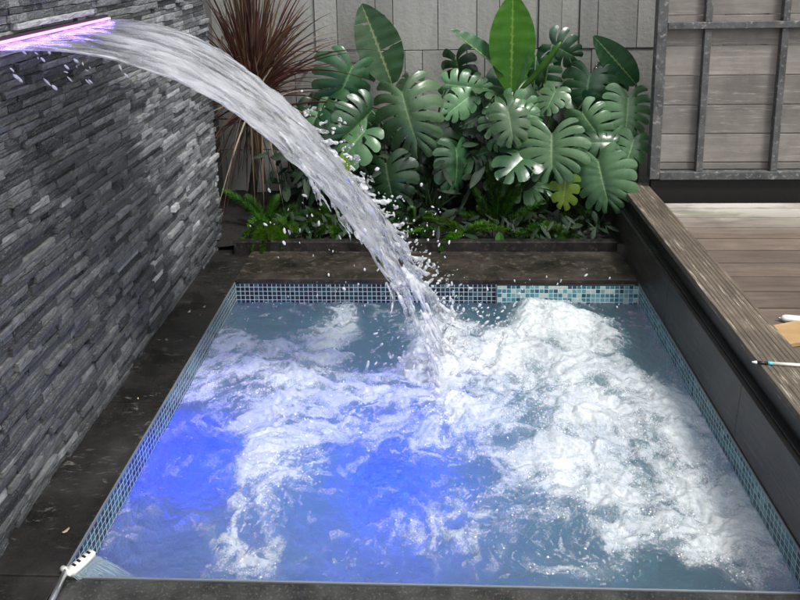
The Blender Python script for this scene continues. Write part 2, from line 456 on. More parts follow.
# ------------------------------------------------------------------ timber topped side wall on the right of the pool
kw = empty('timber_topped_wall', 'low grey slab wall with black timber and a weathered plank top', 'low wall', (1.05, 2.2, 0))
def lp(o, p): o.matrix_parent_inverse = Matrix.Translation(-Vector(p.location)); return o
mb = MB()
sl = [.2, 1.3, 2.25, 3.02, 4.02]
for a, b in zip(sl, sl[1:]):
    P = [(XR + .0048, -.04), (XR + .018, .205), (XR + .10, .205), (XR + .10, -.04)]
    A = [mb.vert((x, a + .001, z)) for x, z in P]; B = [mb.vert((x, b - .001, z)) for x, z in P]
    for i in range(4): mb.face((A[i], B[i], B[(i + 1) % 4], A[(i + 1) % 4]))
    mb.face(A); mb.face(B[::-1])
lp(mb.build('slab_face', M_slab, kw), kw)
mb = MB(); mb.box((XR + .034, .2, .207), (XR + .1, 4.03, .216), bev=.002); mb.box((XR + .058, .2, .217), (XR + .1, 4.04, .284), bev=.003)
lp(mb.build('timber_riser', M_riser, kw), kw)
mb = MB()
px0, px1 = 1.03, 1.185
for a, b in ((.2, 1.72), (1.722, 4.05)):
    nr = 9; w = (px1 - px0) / nr
    prof = [(px0, .286)]
    for i in range(nr):
        prof += [(px0 + i * w + .0015, .3095), (px0 + i * w + .003, .311), (px0 + (i + 1) * w - .004, .311), (px0 + (i + 1) * w - .0022, .3085)]
    prof += [(px1, .3085), (px1, .286)]
    A = [mb.vert((x, a, z)) for x, z in prof]; B = [mb.vert((x, b, z)) for x, z in prof]
    for i in range(len(prof)): j = (i + 1) % len(prof); mb.face((A[i], B[i], B[j], A[j]))
    mb.face(A); mb.face(B[::-1])
lp(mb.build('plank_top', M_plank, kw), kw)

# deck
mb = MB(); y = .2; k = 0
while y < 3.76:
    e = min(y + .126, 3.78); i0 = len(mb.v)
    mb.box((px1 + .006, y, DECKZ - .025), (3.4, e, DECKZ), bev=.003)
    t_ = random.random()
    for q in range(i0, len(mb.v)): mb.sh[q] = t_
    y += .135
kind(mb.build('deck', M_deck), 'structure')
mb = MB(); mb.box((XR + .101, .2, -.05), (px1 + .005, 4.0, .284)); mb.box((px1 + .005, .2, -.05), (3.4, 3.79, .25))
kind(mb.build('deck_base', M_dark_fill), 'structure')

# ------------------------------------------------------------------ gate
YG = 4.0
gate = empty('timber_gate', 'weathered grey gate of horizontal planks in a steel frame', 'gate', (1.8, YG, .3))
gx0 = 1.178; gx1 = 3.3
mb = MB(); z = .43 - .16 * .3
zs = []
zz = .436
lines_z = [at_y(700, yy, YG + .02).z for yy in (162, 134, 105, 75, 46, 15)]
pitch_ = (lines_z[-1] - lines_z[0]) / 5
z = lines_z[0] - pitch_
while z < 2.0:
    i0 = len(mb.v); mb.box((gx0 + .055, YG + .012, max(z + .0025, .40)), (gx1, YG + .032, z + pitch_ - .0025), bev=.003)
    t_ = random.random()
    for q in range(i0, len(mb.v)): mb.sh[q] = t_
    z += pitch_
lp(mb.build('plank_panel', M_gate_wood, gate), gate)
mb = MB(); mb.box((gx0, YG - .03, .355), (gx0 + .054, YG + .03, 2.05), bev=.004); lp(mb.build('frame_post', M_gate_metal, gate), gate)
zb = at_y(720, 180, YG - .03).z; zt = at_y(720, 172, YG - .03).z
mb = MB(); mb.box((gx0 + .055, YG - .03, zb), (gx1, YG + .011, zt), bev=.004); lp(mb.build('bottom_rail', M_gate_metal, gate), gate)
zr = at_y(720, 26, YG - .03).z
mb = MB(); mb.box((gx0 + .055, YG - .034, zr - .014), (gx1, YG + .01, zr + .022), bev=.003); lp(mb.build('middle_rail', M_gate_metal, gate), gate)
for pxb in (704, 780, 862):
    xb = at_y(pxb, 75, YG).x
    for za, zc in ((zt + .001, zr - .0145), (zr + .0225, 2.05)):
        mb = MB(); mb.box((xb - .018, YG - .024, za), (xb + .018, YG + .011, zc), bev=.003); lp(mb.build('upright_bar', M_gate_metal, gate), gate)
mb = MB(); mb.box((px1 + .01, YG - .005, -.05), (3.4, YG + .03, zb - .012))  # dark panel added to stand for the shaded recess below the gate
tag(mb.build('gap_shade_panel', M_dark_fill), 'black panel added as the shade in the gap below the plank gate', 'board')
# ground strip behind gate: dark yard wall far behind is the tiled wall itself

# ------------------------------------------------------------------ water surface
def px_ellipse(px, py, rx, ry):
    c = at_z(px, py, WZ); a = at_z(px + rx, py, WZ); b0 = at_z(px, py - ry, WZ); b1 = at_z(px, py + ry, WZ)
    return c.x, (b0.y + b1.y) / 2, abs(a.x - c.x), abs(b0.y - b1.y) / 2
nu, nv = 600, 540
ux = np.linspace(XL + .0006, XR - .0006, nu); vy = np.linspace(Y0 + .0006, Y1 - .0126, nv)
GX, GY = np.meshgrid(ux, vy, indexing='ij')
wx = GX + .17 * (fbm(GX * 4, GY * 4, 21) - .5) + .035 * (fbm(GX * 14, GY * 14, 25) - .5)
wy = GY + .17 * (fbm(GX * 4 + 9, GY * 4, 31) - .5) + .035 * (fbm(GX * 14, GY * 14 + 5, 35) - .5)
def blob(px, py, rx, ry, s, soft=1.0):
    cx, cy, ax, ay = px_ellipse(px, py, rx, ry)
    r = np.sqrt(((wx - cx) / ax) ** 2 + ((wy - cy) / ay) ** 2)
    return s * sstep(1.25 + .25 * soft, .55 - .2 * soft, r)
foam_blobs = [  # px, py, rx, ry, strength
    (525, 385, 95, 52, 1.0), (565, 338, 55, 30, .92), (640, 425, 105, 52, .98), (655, 495, 85, 48, .72), (730, 560, 45, 26, .85),
    (585, 450, 90, 45, .85), (700, 455, 50, 40, .85), (545, 325, 42, 28, .95), (480, 350, 45, 30, .85), (740, 530, 55, 50, 1.0), (715, 495, 60, 50, 1.0), (660, 530, 70, 36, .8), (690, 440, 50, 40, 1.0), (620, 480, 90, 50, .85),
    (437, 355, 42, 40, 1.0), (455, 400, 50, 35, .75),
    (335, 345, 32, 40, .72), (310, 378, 115, 36, .66), (225, 355, 42, 36, .55), (270, 395, 90, 30, .55), (380, 395, 60, 30, .5),
    (250, 528, 38, 66, .70), (285, 458, 58, 44, .62), (340, 425, 90, 34, .45), (245, 470, 40, 30, .42), (300, 410, 110, 40, .42),
    (540, 500, 70, 40, .45), (480, 520, 80, 50, .34), (370, 540, 90, 45, .26), (160, 450, 50, 60, .22), (600, 550, 120, 40, .40),
    (130, 530, 60, 40, .16), (200, 540, 60, 40, .24), (440, 455, 60, 40, .34),
]
mask = np.zeros_like(GX)
for q in foam_blobs:
    if q[0] < 400: q = (*q[:4], q[4] * .80)
    mask = np.maximum(mask, blob(*q)) * .92 + .08 * np.minimum(1, mask + blob(*q))
for q in ((205, 463, 40, 26, .9), (400, 478, 72, 34, .75), (345, 505, 40, 24, .5), (665, 368, 34, 22, .75), (640, 340, 20, 10, .4), (275, 315, 55, 20, .8), (385, 345, 40, 28, .8), (500, 312, 25, 10, .6), (150, 560, 40, 24, .7), (560, 540, 45, 22, .3)):
    mask = mask * (1 - blob(*q))
big = fbm(GX * 5.5 + 3, GY * 5.5, 43, 3)
dens = np.clip(mask * (.36 + 1.10 * big), 0, 1)
# froth detail
lace = ridged(wx * 11, wy * 11, 41, 4)
fine = fbm(wx * 55, wy * 55, 51, 3)
cells = fbm(wx * 24, wy * 24, 61, 3)
strk = ridged(wx * 7 + wy * 3, wy * 26, 71, 3)
ac = at_z(345, 560, WZ); rr_ = np.hypot(wx - ac.x, (wy - ac.y) * 1.05); tha = np.arctan2(wy - ac.y, wx - ac.x)
swirl = ridged(rr_ * 15 + 1.2 * fbm(wx * 6, wy * 6, 77, 2), tha * 2.4, 79, 4) * sstep(.30, -.1, wx)
wob = dens * (1 - dens) * 4
soft = dens + (.16 + .84 * wob) * (.55 * (lace - .55) + .55 * (cells - .5) + .40 * (fine - .5) + .30 * (strk - .55) +   1.0 * (swirl - .45 * sstep(.30, -.1, wx)) + .55 * (fbm(wx * 8, wy * 8, 45, 3) - .5))
foam = sstep(.08, 1.02, soft)
swx = wx + .03 * (fbm(GX * 22, GY * 22, 88, 2) - .5); swy = wy + .03 * (fbm(GX * 22 + 4, GY * 22, 89, 2) - .5)
speckles = sstep(.56, .84, fbm(swx * 120, swy * 80, 81, 2)) * (.22 * sstep(.40, .62, fbm(GX * 4, GY * 4, 87, 2)) + .78 * sstep(.02, .3, dens)) * .75  # white specks: small bubbles, and glints painted as foam
lines = np.maximum(sstep(.84, .96, lace) * sstep(.05, .3, dens) * .6, sstep(.74, .92, swirl) * sstep(.08, .35, dens) * .45)
patch = sstep(.5, .7, fbm(GX * 5, GY * 5, 83, 2))
sparse = sstep(.72, .86, fbm(wx * 85 + 7, wy * 85, 85, 2)) * patch * .7
mott = .46 * sstep(.48, .74, fbm(wx * 30 + 3, wy * 30, 111, 3)) * sstep(.36, .62, fbm(GX * 3.6, GY * 3.6 + 2, 113, 2)) * (.45 + .55 * sstep(.42, .6, ridged(wx * 9, wy * 9, 117, 2)))
haze_ = .62 * dens * (.55 + .8 * fbm(wx * 10, wy * 10, 47, 4))
foam = np.clip(np.maximum(np.maximum(np.maximum(np.maximum(foam, haze_), speckles), lines), mott), 0, 1)
# heights
edge = np.minimum(np.minimum(GX - XL, XR - GX), np.minimum(GY - Y0, Y1 - GY))
hump = .055 * blob(545, 318, 34, 24, 1) + .03 * blob(585, 335, 34, 22, 1) + .03 * blob(525, 380, 90, 50, 1) + .05 * blob(437, 358, 30, 26, 1) \
    + .02 * blob(335, 330, 22, 30, 1) + .018 * blob(640, 425, 105, 52, 1) + .014 * blob(270, 470, 60, 70, 1)
turb = .42 + .58 * np.clip(dens * 1.3, 0, 1)
bil = 1 - np.abs(2 * fbm(wx * 7, wy * 7, 91, 2) - 1) * 1.6
hh = hump * (.75 + .5 * fbm(GX * 18, GY * 18, 95, 3))
hh = hh + turb * (.046 * (fbm(wx * 5, wy * 5, 97, 2) - .5) + .020 * (np.abs(2 * fbm(wx * 10, wy * 14, 99, 2) - 1) - .25) + .008 * (ridged(wx * 16, wy * 20, 101, 3) - .5))
hh = hh + dens * (.005 * (cells - .5) + .0025 * (fine - .5)) + .002 * foam
hh = hh + .020 * (ridged(wx * 11 + wy * 4, wy * 13, 103, 3) - .5) + .004 * (lace - .6) * (.4 + dens)
hh = hh + .010 * (swirl - .4) * sstep(.05, .3, edge)
hh = hh * (.45 + .55 * sstep(0, .1, edge))
GZ = WZ + hh
def water_mat():
    M = Mat('pool_water'); v = M.coord(); f = M.attr('foam', 'Fac'); tk = M.attr('thick', 'Fac')
    n = M.noise(v, 170, 4, .65); n2 = M.noise(v, 30, 4, .55, .8); n3 = M.noise(v, 480, 2, .6)
    vor = M.n('TexVoronoi', {'Vector': v, 'Scale': 150}).outputs['Distance']
    dots = M.math('MULTIPLY', M.n('MapRange', {0: vor, 1: .42, 2: .2, 3: 0, 4: .5}).outputs[0], M.n('MapRange', {0: f, 1: .05, 2: .4}).outputs[0])
    mid = M.math('MULTIPLY', f, M.math('SUBTRACT', 1.3, f))
    ff = M.math('ADD', f, M.math('MULTIPLY', M.math('SUBTRACT', n, .5), M.math('MULTIPLY', 3.2, mid)))
    ff = M.math('ADD', ff, M.math('MULTIPLY', M.math('SUBTRACT', n3, .5), M.math('MULTIPLY', 2.2, mid)))
    ff = M.math('ADD', ff, M.math('MULTIPLY', M.math('SUBTRACT', dots, .12), mid))
    ff = M.n('MapRange', {0: ff, 1: .03, 2: .95}, interpolation_type='SMOOTHSTEP').outputs[0]
    n5 = M.noise(M.scale(v, (1, 1.5, 1)), 85, 3, .6, 1.2)
    b = M.bump(M.math('ADD', n2, M.math('ADD', M.math('MULTIPLY', n5, .25), M.math('MULTIPLY', n, .15))), .9, .022)
    wat = M.n('BsdfPrincipled', {'Base Color': (.9, .97, .98), 'Roughness': .03, 'IOR': 1.33, 'Transmission Weight': 1.0, 'Normal': b}).outputs[0]
    bf = M.bump(M.math('ADD', n, M.math('ADD', M.math('MULTIPLY', vor, -.5), M.math('MULTIPLY', n3, .6))), .5, .003)
    col = M.ramp(M.noise(v, 60, 5, .7), [(.32, (.55, .61, .63)), (.60, (.9, .92, .92))])
    dif = M.n('BsdfPrincipled', {'Base Color': col, 'Roughness': .22, 'IOR': 1.4, 'Normal': bf}).outputs[0]
    tr = M.n('BsdfTranslucent', {'Color': (.88, .92, .95), 'Normal': bf}).outputs[0]
    fo = M.n('MixShader', {0: M.n('MapRange', {0: tk, 3: .74, 4: .30}).outputs[0], 1: dif, 2: tr}).outputs[0]
    M.t.links.new(M.n('VolumeScatter', {'Color': (.14, .57, .50), 'Density': 2.7, 'Anisotropy': .2}).outputs[0], M.out.inputs['Volume'])
    return M.done(M.n('MixShader', {0: M.math('MULTIPLY', ff, .95), 1: wat, 2: fo}).outputs[0])
M_water = water_mat()
def water_body():
    o = grid_obj('water', np.stack([GX, GY, GZ], -1).reshape(-1, 3), nu, nv, M_water, attrs={'foam': foam, 'thick': dens})
    bm = bmesh.new(); bm.from_mesh(o.data); bm.verts.ensure_lookup_table()
    per = [i * nv for i in range(nu)] + [(nu - 1) * nv + j for j in range(1, nv)] + [i * nv + nv - 1 for i in range(nu - 2, -1, -1)] + [j for j in range(nv - 2, 0, -1)]
    top_ = [bm.verts[i] for i in per]; low = [bm.verts.new((q.co.x, q.co.y, FLOOR + .002)) for q in top_]
    for k in range(len(per)):
        q = (k + 1) % len(per); bm.faces.new((top_[k], low[k], low[q], top_[q]))
    bm.faces.new(low[::-1]); bmesh.ops.recalc_face_normals(bm, faces=bm.faces[:])
    bm.to_mesh(o.data); bm.free()
    return o
kind(water_body(), 'structure')

# froth bubbles riding on the foam
def bubbles(n):
    pr = sstep(.22, .6, foam) * sstep(.1, .4, dens) * (1.2 - foam); pr = (pr * (edge > .02)).ravel(); pr /= pr.sum()
    pick = rng.choice(pr.size, n, p=pr)
    c = np.stack([GX.ravel()[pick] + rng.normal(0, .002, n), GY.ravel()[pick] + rng.normal(0, .002, n), GZ.ravel()[pick]], 1)
    r = .0009 + .0028 * rng.random(n) ** 3
    bm = bmesh.new(); bmesh.ops.create_icosphere(bm, subdivisions=1, radius=1)
    bv = np.array([q.co[:] for q in bm.verts]); bf = np.array([[q.index for q in f.verts] for f in bm.faces]); bm.free()
    st = np.stack([rng.uniform(.8, 1.4, n), rng.uniform(.8, 1.4, n), rng.uniform(.6, 1.0, n)], 1)
    V = (c[:, None] + bv[None] * (r[:, None] * st)[:, None]).reshape(-1, 3)
    Fc = (bf[None] + (np.arange(n) * len(bv))[:, None, None]).reshape(-1, 3)
    me = bpy.data.meshes.new('foam_bubbles'); me.vertices.add(len(V)); me.vertices.foreach_set('co', V.astype(np.float32).ravel())
    me.loops.add(Fc.size); me.loops.foreach_set('vertex_index', Fc.astype(np.int32).ravel())
    me.polygons.add(len(Fc)); me.polygons.foreach_set('loop_start', np.arange(0, Fc.size, 3, dtype=np.int32)); me.polygons.foreach_set('loop_total', np.full(len(Fc), 3, dtype=np.int32))
    me.update(calc_edges=True); me.polygons.foreach_set('use_smooth', [True] * len(Fc))
    M = Mat('bubble_film')
    me.materials.append(M.done(M.n('MixShader', {0: .88, 1: M.n('BsdfPrincipled', {'Base Color': (1, 1, 1), 'Roughness': .04, 'IOR': 1.2, 'Transmission Weight': 1.}).outputs[0],
        2: M.pr((.88, .9, .91), .12)}).outputs[0]))
    o = bpy.data.objects.new('foam_bubbles', me); COL.objects.link(o)
    kind(tag(o, 'tiny glossy bubbles in the white foam on the pool', 'foam bubbles'), 'stuff')
bubbles(4500)

# underwater lamps
M_lamp_rim = plain('lamp_rim', (.5, .52, .54), .3, .8)
M_blue = emit('blue_led', (.0, .002, 1), 7)
def pool_lamp(px, py, r, watts, label, rx=1, zoff=.17):
    p = at_z(px, py, -.34); p.z = FLOOR
    e = empty('underwater_lamp', label, 'pool lamp', p, 'blue lamps under the water')
    mb = MB(); bm = bmesh.new(); bmesh.ops.create_cone(bm, cap_ends=True, segments=32, radius1=r + .02, radius2=r + .014, depth=.02)
    mb.bm(bm, Matrix.Translation((0, 0, .011))); bm.free(); mb.build('rim', M_lamp_rim, e)
    mb = MB(); bm = bmesh.new(); bmesh.ops.create_uvsphere(bm, u_segments=24, v_segments=12, radius=r)
    mb.bm(bm, Matrix.Translation((0, 0, .02)) @ Matrix.Diagonal((1, 1, .35, 1))); bm.free(); mb.build('lens', M_blue, e, True)
    l = bpy.data.lights.new('led_light', 'POINT'); l.color = (0, .0, 1); l.energy = watts; l.shadow_soft_size = .09
    lo = bpy.data.objects.new('led_light', l); COL.objects.link(lo); lo.parent = e; lo.location = (0, 0, zoff)
    return e
pool_lamp(205, 463, .10, .6, 'blue underwater lamp glowing alone near the left side of the pool')
pool_lamp(392, 480, .12, 3.0, 'blue underwater lamp glowing brightest in the middle of the pool')

# ------------------------------------------------------------------ spout and falling sheet of water
YS0, YS1, ZS = 1.93, at_z(110, 18, 1.37).y, 0
A = at_y(110, 18, 2.82)
sp = empty('water_spout', 'long slot spout in the stone wall lit by a pink violet strip', 'spout', (XW, 2.4, 1.37))
def spot_line(px, py, x):     # point on the plane x = const
    r = ray(px, py); k = x / r.x; return Vector((x, r.y * k, CAMH + r.z * k))
pa, pb = spot_line(1, 46, XW + .03), spot_line(110, 18, XW + .03)
dv = (pa - pb).normalized(); pa = pa + dv * .16
ZL = (pa.z + pb.z) / 2; YA, YB = pa.y, pb.y
mb = MB(); mb.box((XW - .02, YA, ZL - .009), (XW + .03, YB, ZL + .0))
lp(mb.build('lip', plain('spout_steel', (.35, .33, .4), .25, .9), sp), sp)
mb = MB(); mb.box((XW + .020, YA, ZL + .001), (XW + .033, YB, ZL + .0085), bev=.002)
lp(mb.build('light_strip', emit('pink_led', (1.0, .42, .95), 1.15), sp), sp)
mb = MB(); mb.box((XW - .01, YA, ZL + .010), (XW + .02, YB + .006, ZL + .018)); lp(mb.build('slot_hood', M_dark_fill, sp), sp)
al = bpy.data.lights.new('strip_light', 'AREA'); al.shape = 'RECTANGLE'; al.size = .02; al.size_y = YB - YA; al.energy = .8; al.color = (.22, .12, 1)
alo = bpy.data.objects.new('strip_light', al); COL.objects.link(alo); alo.parent = sp
alo.location = (.045, (YA + YB) / 2 - 2.4, ZL + .03 - 1.37); alo.rotation_euler = (0, R(-50), 0)

def traj(t, u):
    """t along the fall 0..1, u across (0 near edge, 1 far edge)"""
    g = 4.905; T_ = .555
    tt = t * T_
    v = 2.22 + .10 * u
    x = XW + .03 + v * tt
    z = ZL - .004 - g * tt * tt + .12 * tt
    yn = YA + (2.63 - YA) * (1 - (1 - t) ** 1.6)
    yf = YB + .22 * t * t + .06 * sstep(.75, 1, t)
    y = yn + (yf - yn) * u
    return x, y, z
nt, nw = 260, 130
tt, uu = np.meshgrid(np.linspace(0, 1.0, nt), np.linspace(0, 1, nw), indexing='ij')
tend = .66 + .30 * fbm(uu * 7, uu * 0 + 3, 231, 2) + .10 * (fbm(uu * 28, uu * 0 + 8, 232, 2) - .5)
tt = tt * tend
us = uu + (.03 + .22 * tt ** 2) * (fbm(tt * 5, uu * 7, 201, 3) - .5)
x, y, z = traj(tt, us)
amp = .003 + .024 * tt ** 1.5
uw = uu + .10 * (fbm(tt * 9, uu * 5, 221, 3) - .5)
rip = amp * (2 * ridged(uw * 9 + 1.2 * fbm(tt * 6, uu * 3, 5), tt * 9, 205, 3) - 1.1) + .6 * amp * (2 * fbm(uw * 26, tt * 26, 207, 3) - 1) + .05 * tt ** 2 * (2 * fbm(uu * 5, tt * 8, 209, 3) - 1)
th = .004 + .035 * tt * np.sqrt(np.clip(1 - (2 * uu - 1) ** 2, 0, 1))
P = np.stack([x, y, z], -1)
dt = np.gradient(P, axis=0); dw = np.gradient(P, axis=1)
nrm = np.cross(dw, dt); nrm /= np.linalg.norm(nrm, axis=-1, keepdims=True)
nrm *= np.sign(nrm[..., 2:3] + 1e-6)
def sheet_mat():
    M = Mat('falling_water'); t_ = M.attr('along', 'Fac'); st = M.attr('streak', 'Fac')
    v = M.coord(); n = M.noise(v, 60, 4, .6)
    b = M.bump(n, .35, .006)
    gl = M.n('BsdfPrincipled', {'Base Color': (.95, .97, .98), 'Roughness': .03, 'IOR': 1.33, 'Transmission Weight': 1.0, 'Normal': b}).outputs[0]
    df = M.n('BsdfPrincipled', {'Base Color': (.84, .86, .88), 'Roughness': .3, 'Normal': b}).outputs[0]
    tr = M.n('BsdfTranslucent', {'Color': (.9, .9, .95)}).outputs[0]
    wh = M.n('MixShader', {0: .4, 1: df, 2: tr}).outputs[0]
    return M.done(M.n('MixShader', {0: st, 1: gl, 2: wh}).outputs[0])
M_sheet = sheet_mat()
stre = ridged(uw * 12 + 1.2 * fbm(tt * 5, uu * 3, 5), tt * 7, 305, 4)
chop = fbm(uw * 30, tt * 34, 311, 4)
late = sstep(.25, .75, tt)
stre = sstep(.46, .84, stre * (.9 - .45 * late) + chop * (.22 + .62 * late))
stre = (.03 + .97 * stre) * (.11 + .26 * sstep(0, .25, tt)) * (1 - .25 * sstep(.5, .9, tt)) + .38 * np.clip(1 - np.minimum(uu, 1 - uu) / .03, 0, 1) * sstep(.42, .55, fbm(uu * 3, tt * 30, 333, 2))
stre = np.clip(stre, 0, .95)
top = P + nrm * (th * .5 + rip)[..., None]; bot = P - nrm * (th * .5 - rip * .4)[..., None]
V = np.concatenate([top, bot[:, ::-1]], 1); Sx = np.concatenate([stre, stre[:, ::-1]], 1); Tx = np.concatenate([tt, tt], 1)
V = np.concatenate([V, V[:, :1]], 1); Sx = np.concatenate([Sx, Sx[:, :1]], 1); Tx = np.concatenate([Tx, Tx[:, :1]], 1)
wf = grid_obj('waterfall', V.reshape(-1, 3), nt, 2 * nw + 1, M_sheet, attrs={'streak': Sx, 'along': Tx})
tag(wf, 'clear white arc of water pouring from the wall slot into the pool', 'waterfall')

# splash lumps beside the lower fall and droplets (one uncountable spray)
def blobs_to_mesh(items, name, mat, sub=2, jit=.25, attrs=None):
    bm = bmesh.new(); bmesh.ops.create_icosphere(bm, subdivisions=sub, radius=1)
    bv = np.array([q.co[:] for q in bm.verts]); bf = np.array([[q.index for q in f.verts] for f in bm.faces]); bm.free()
    V = []; Fc = []; o = 0
    for (c, r, d, st) in items:
        d = Vector(d).normalized(); a = d.orthogonal().normalized(); b_ = d.cross(a)
        Mx = np.array([a[:], b_[:], d[:]])
        sd = int(rng.integers(1e6))
        rad = 1 + jit * (2 * vnoise(bv[:, 0] * 1.7 + sd % 97, bv[:, 1] * 1.7 + bv[:, 2] * 1.3, sd) - 1)
        w = bv * rad[:, None] * np.array([r, r * rng.uniform(.6, 1), r * st])
        V.append(w @ Mx + np.array(c)); Fc.append(bf + o); o += len(bv)
    V = np.concatenate(V); Fc = np.concatenate(Fc)
    me = bpy.data.meshes.new(name); me.from_pydata(V.tolist(), [], Fc.tolist())
    me.polygons.foreach_set('use_smooth', [True] * len(me.polygons)); me.materials.append(mat)
    for k, v in (attrs or {}).items():
        at = me.attributes.new(k, 'FLOAT', 'POINT'); at.data.foreach_set('value', [v] * len(V))
    return me
items = []
def chain(p0, p1, d, n, r0, r1):
    a, b = at_y(*p0, d), at_y(*p1, d + .03)
    for i in range(n):
        f = i / max(1, n - 1); c = a.lerp(b, f) + Vector((rng.normal(), rng.normal(), rng.normal())) * .007
        items.append((c[:], (r0 + (r1 - r0) * f) * rng.uniform(.75, 1.25), ((b - a).normalized() + Vector((rng.normal(), rng.normal(), rng.normal())) * .4)[:], rng.uniform(1.1, 1.9)))
for q in [((322, 158), (340, 180), 2.9, 8, .010, .006), ((345, 185), (362, 203), 2.9, 8, .010, .007), ((362, 196), (386, 213), 2.92, 8, .011, .006), ((392, 240), (413, 232), 2.95, 7, .010, .006),
          ((375, 215), (404, 255), 2.92, 14, .014, .013), ((400, 255), (409, 229), 2.95, 6, .009, .006), ((404, 256), (428, 300), 2.95, 16, .016, .018), ((408, 262), (418, 240), 2.95, 6, .009, .006),
          ((415, 275), (428, 255), 2.95, 7, .010, .007), ((420, 290), (436, 272), 2.95, 6, .010, .006), ((432, 318), (450, 300), 2.95, 6, .010, .006), ((440, 345), (476, 325), 2.95, 7, .010, .006),
          ((450, 322), (462, 306), 2.95, 4, .009, .006), ((430, 285), (452, 277), 2.97, 5, .008, .005), ((446, 350), (500, 306), 3.0, 9, .009, .004), ((300, 128), (318, 150), 2.88, 6, .008, .006)]:
    chain(*q)
def fall(t, u):
    x_, y_, z_ = traj(np.array(t), np.array(u)); return Vector((float(x_), float(y_), float(z_)))
def strand(p0, v0, n, r0, curl, g=.5, taper=1.0):
    """a tapering, wandering filament of overlapping drops that the remesh fuses"""
    p = Vector(p0); v = Vector(v0).normalized(); w = Vector((random.gauss(0, 1), random.gauss(0, 1), random.gauss(0, 1))) * curl
    for i in range(n):
        f = i / n; r = r0 * (1 - taper * f) * (.8 + .45 * random.random() + .25 * math.sin(i * 1.7)) + .0016
        items.append((p[:], r, v[:], 1.25))
        v = (v + w * .12 + Vector((random.gauss(0, 1), random.gauss(0, 1), random.gauss(0, 1))) * curl * .35 + Vector((0, 0, -g * .06))).normalized()
        p = p + v * r * 1.25
        if p.z < WZ - .03: break
for _ in range(150):          # filaments along the path of the fall
    t = random.uniform(.52, .98); u = min(1.05, max(-.05, random.gauss(.52, .30)))
    strand(fall(t, u) + Vector((random.gauss(0, .008), random.gauss(0, .008), random.gauss(0, .008))), fall(t + .03, u) - fall(t, u), random.randint(10, 26), random.uniform(.005, .0115), .12, .8)
for _ in range(34):           # ragged lumps torn off the far edge
    t = random.uniform(.55, .97); u = random.uniform(.82, 1.0); q = fall(t + .03, u) - fall(t, u)
    strand(fall(t, u), q.normalized() + Vector((.35 + random.gauss(0, .25), random.gauss(0, .25), .25 + random.gauss(0, .3))), random.randint(4, 9), random.uniform(.007, .014), .30, .2, .35)
for _ in range(95):           # loose lumps thrown out beside it
    t = random.uniform(.5, .97); q = fall(t, 1.0) + Vector((abs(random.gauss(0, .055)) + .005, random.gauss(0, .04), abs(random.gauss(0, .04))))
    for k in range(random.randint(1, 5)):
        q = q + Vector((random.gauss(.004, .007), random.gauss(0, .006), random.gauss(.002, .008))); items.append((q[:], random.uniform(.0035, .0085), (random.gauss(0, 1), random.gauss(0, 1), random.gauss(0, 1)), random.uniform(1.0, 1.6)))
for _ in range(16):           # and off the near edge
    t = random.uniform(.6, .95); u = random.uniform(0, .15); q = fall(t + .03, u) - fall(t, u)
    strand(fall(t, u), q.normalized() + Vector((random.gauss(-.1, .15), random.gauss(-.1, .2), random.gauss(0, .15))), random.randint(4, 9), random.uniform(.005, .009), .25, .4, .4)
for _ in range(110):           # crown thrown up where the fall meets the pool
    p = at_z(440 + random.gauss(0, 26), 366 + random.gauss(0, 14), WZ + .01)
    strand(p, (random.gauss(.25, .5), random.gauss(.1, .4), 1), random.randint(2, 7), random.uniform(.005, .012), .35, -.1, .3)
sm = blobs_to_mesh(items, 'splash', M_sheet, 1, .2, {'streak': .5, 'along': 1})
so = bpy.data.objects.new('splash', sm)
COL.objects.link(so)
rm = so.modifiers.new('remesh', 'REMESH'); rm.mode = 'VOXEL'; rm.voxel_size = .0036; rm.use_smooth_shade = True
smo = so.modifiers.new('smooth', 'SMOOTH'); smo.factor = .5; smo.iterations = 3
dg = bpy.context.evaluated_depsgraph_get(); dg.update()
me2 = bpy.data.meshes.new_from_object(so.evaluated_get(dg)); so.modifiers.clear(); so.data = me2
me2.materials.clear(); me2.materials.append(M_sheet)
n_ = len(me2.vertices); co = np.empty(n_ * 3, np.float32); me2.vertices.foreach_get('co', co); co = co.reshape(-1, 3)
for nme in ('streak', 'along'):
    if nme in me2.attributes: me2.attributes.remove(me2.attributes[nme])
a_ = me2.attributes.new('streak', 'FLOAT', 'POINT'); a_.data.foreach_set('value', (.12 + .62 * sstep(.38, .68, fbm(co[:, 0] * 40 + co[:, 2] * 8, co[:, 2] * 22 + co[:, 1] * 30, 400, 3))).astype(np.float32))
me2.polygons.foreach_set('use_smooth', [True] * len(me2.polygons))
kind(tag(so, 'ragged splash breaking off the lower end of the waterfall', 'splash'), 'stuff')

drops = []
def spray(n, px, py, sx, sy, d, sd, r0, r1, dirv, st=(1.2, 2.6)):
    for _ in range(n):
        p = at_y(px + rng.normal() * sx, py + rng.normal() * sy, d + rng.normal() * sd)
        if p.z < WZ + .02 or p.y > 3.7 or p.x < XW + .03: continue
        drops.append((p[:], r0 + (r1 - r0) * rng.random() ** 2.5, (dirv[0] + rng.normal() * .3, rng.normal() * .25, dirv[1] + rng.normal() * .3), rng.uniform(*st)))
spray(130, 452, 322, 26, 20, 2.92, .1, .0016, .0065, (.5, .6))
spray(110, 476, 335, 26, 16, 2.95, .1, .0014, .0055, (.6, .5))
spray(70, 418, 255, 22, 24, 2.95, .08, .0014, .006, (.4, .7))
spray(26, 300, 220, 28, 24, 2.55, .1, .0018, .0055, (.4, -1))
spray(20, 350, 285, 22, 22, 2.6, .1, .0018, .005, (.3, -1))
spray(26, 345, 190, 20, 18, 2.9, .06, .002, .006, (.5, -.6))
spray(50, 300, 330, 45, 18, 2.9, .2, .0012, .0035, (.1, .6))
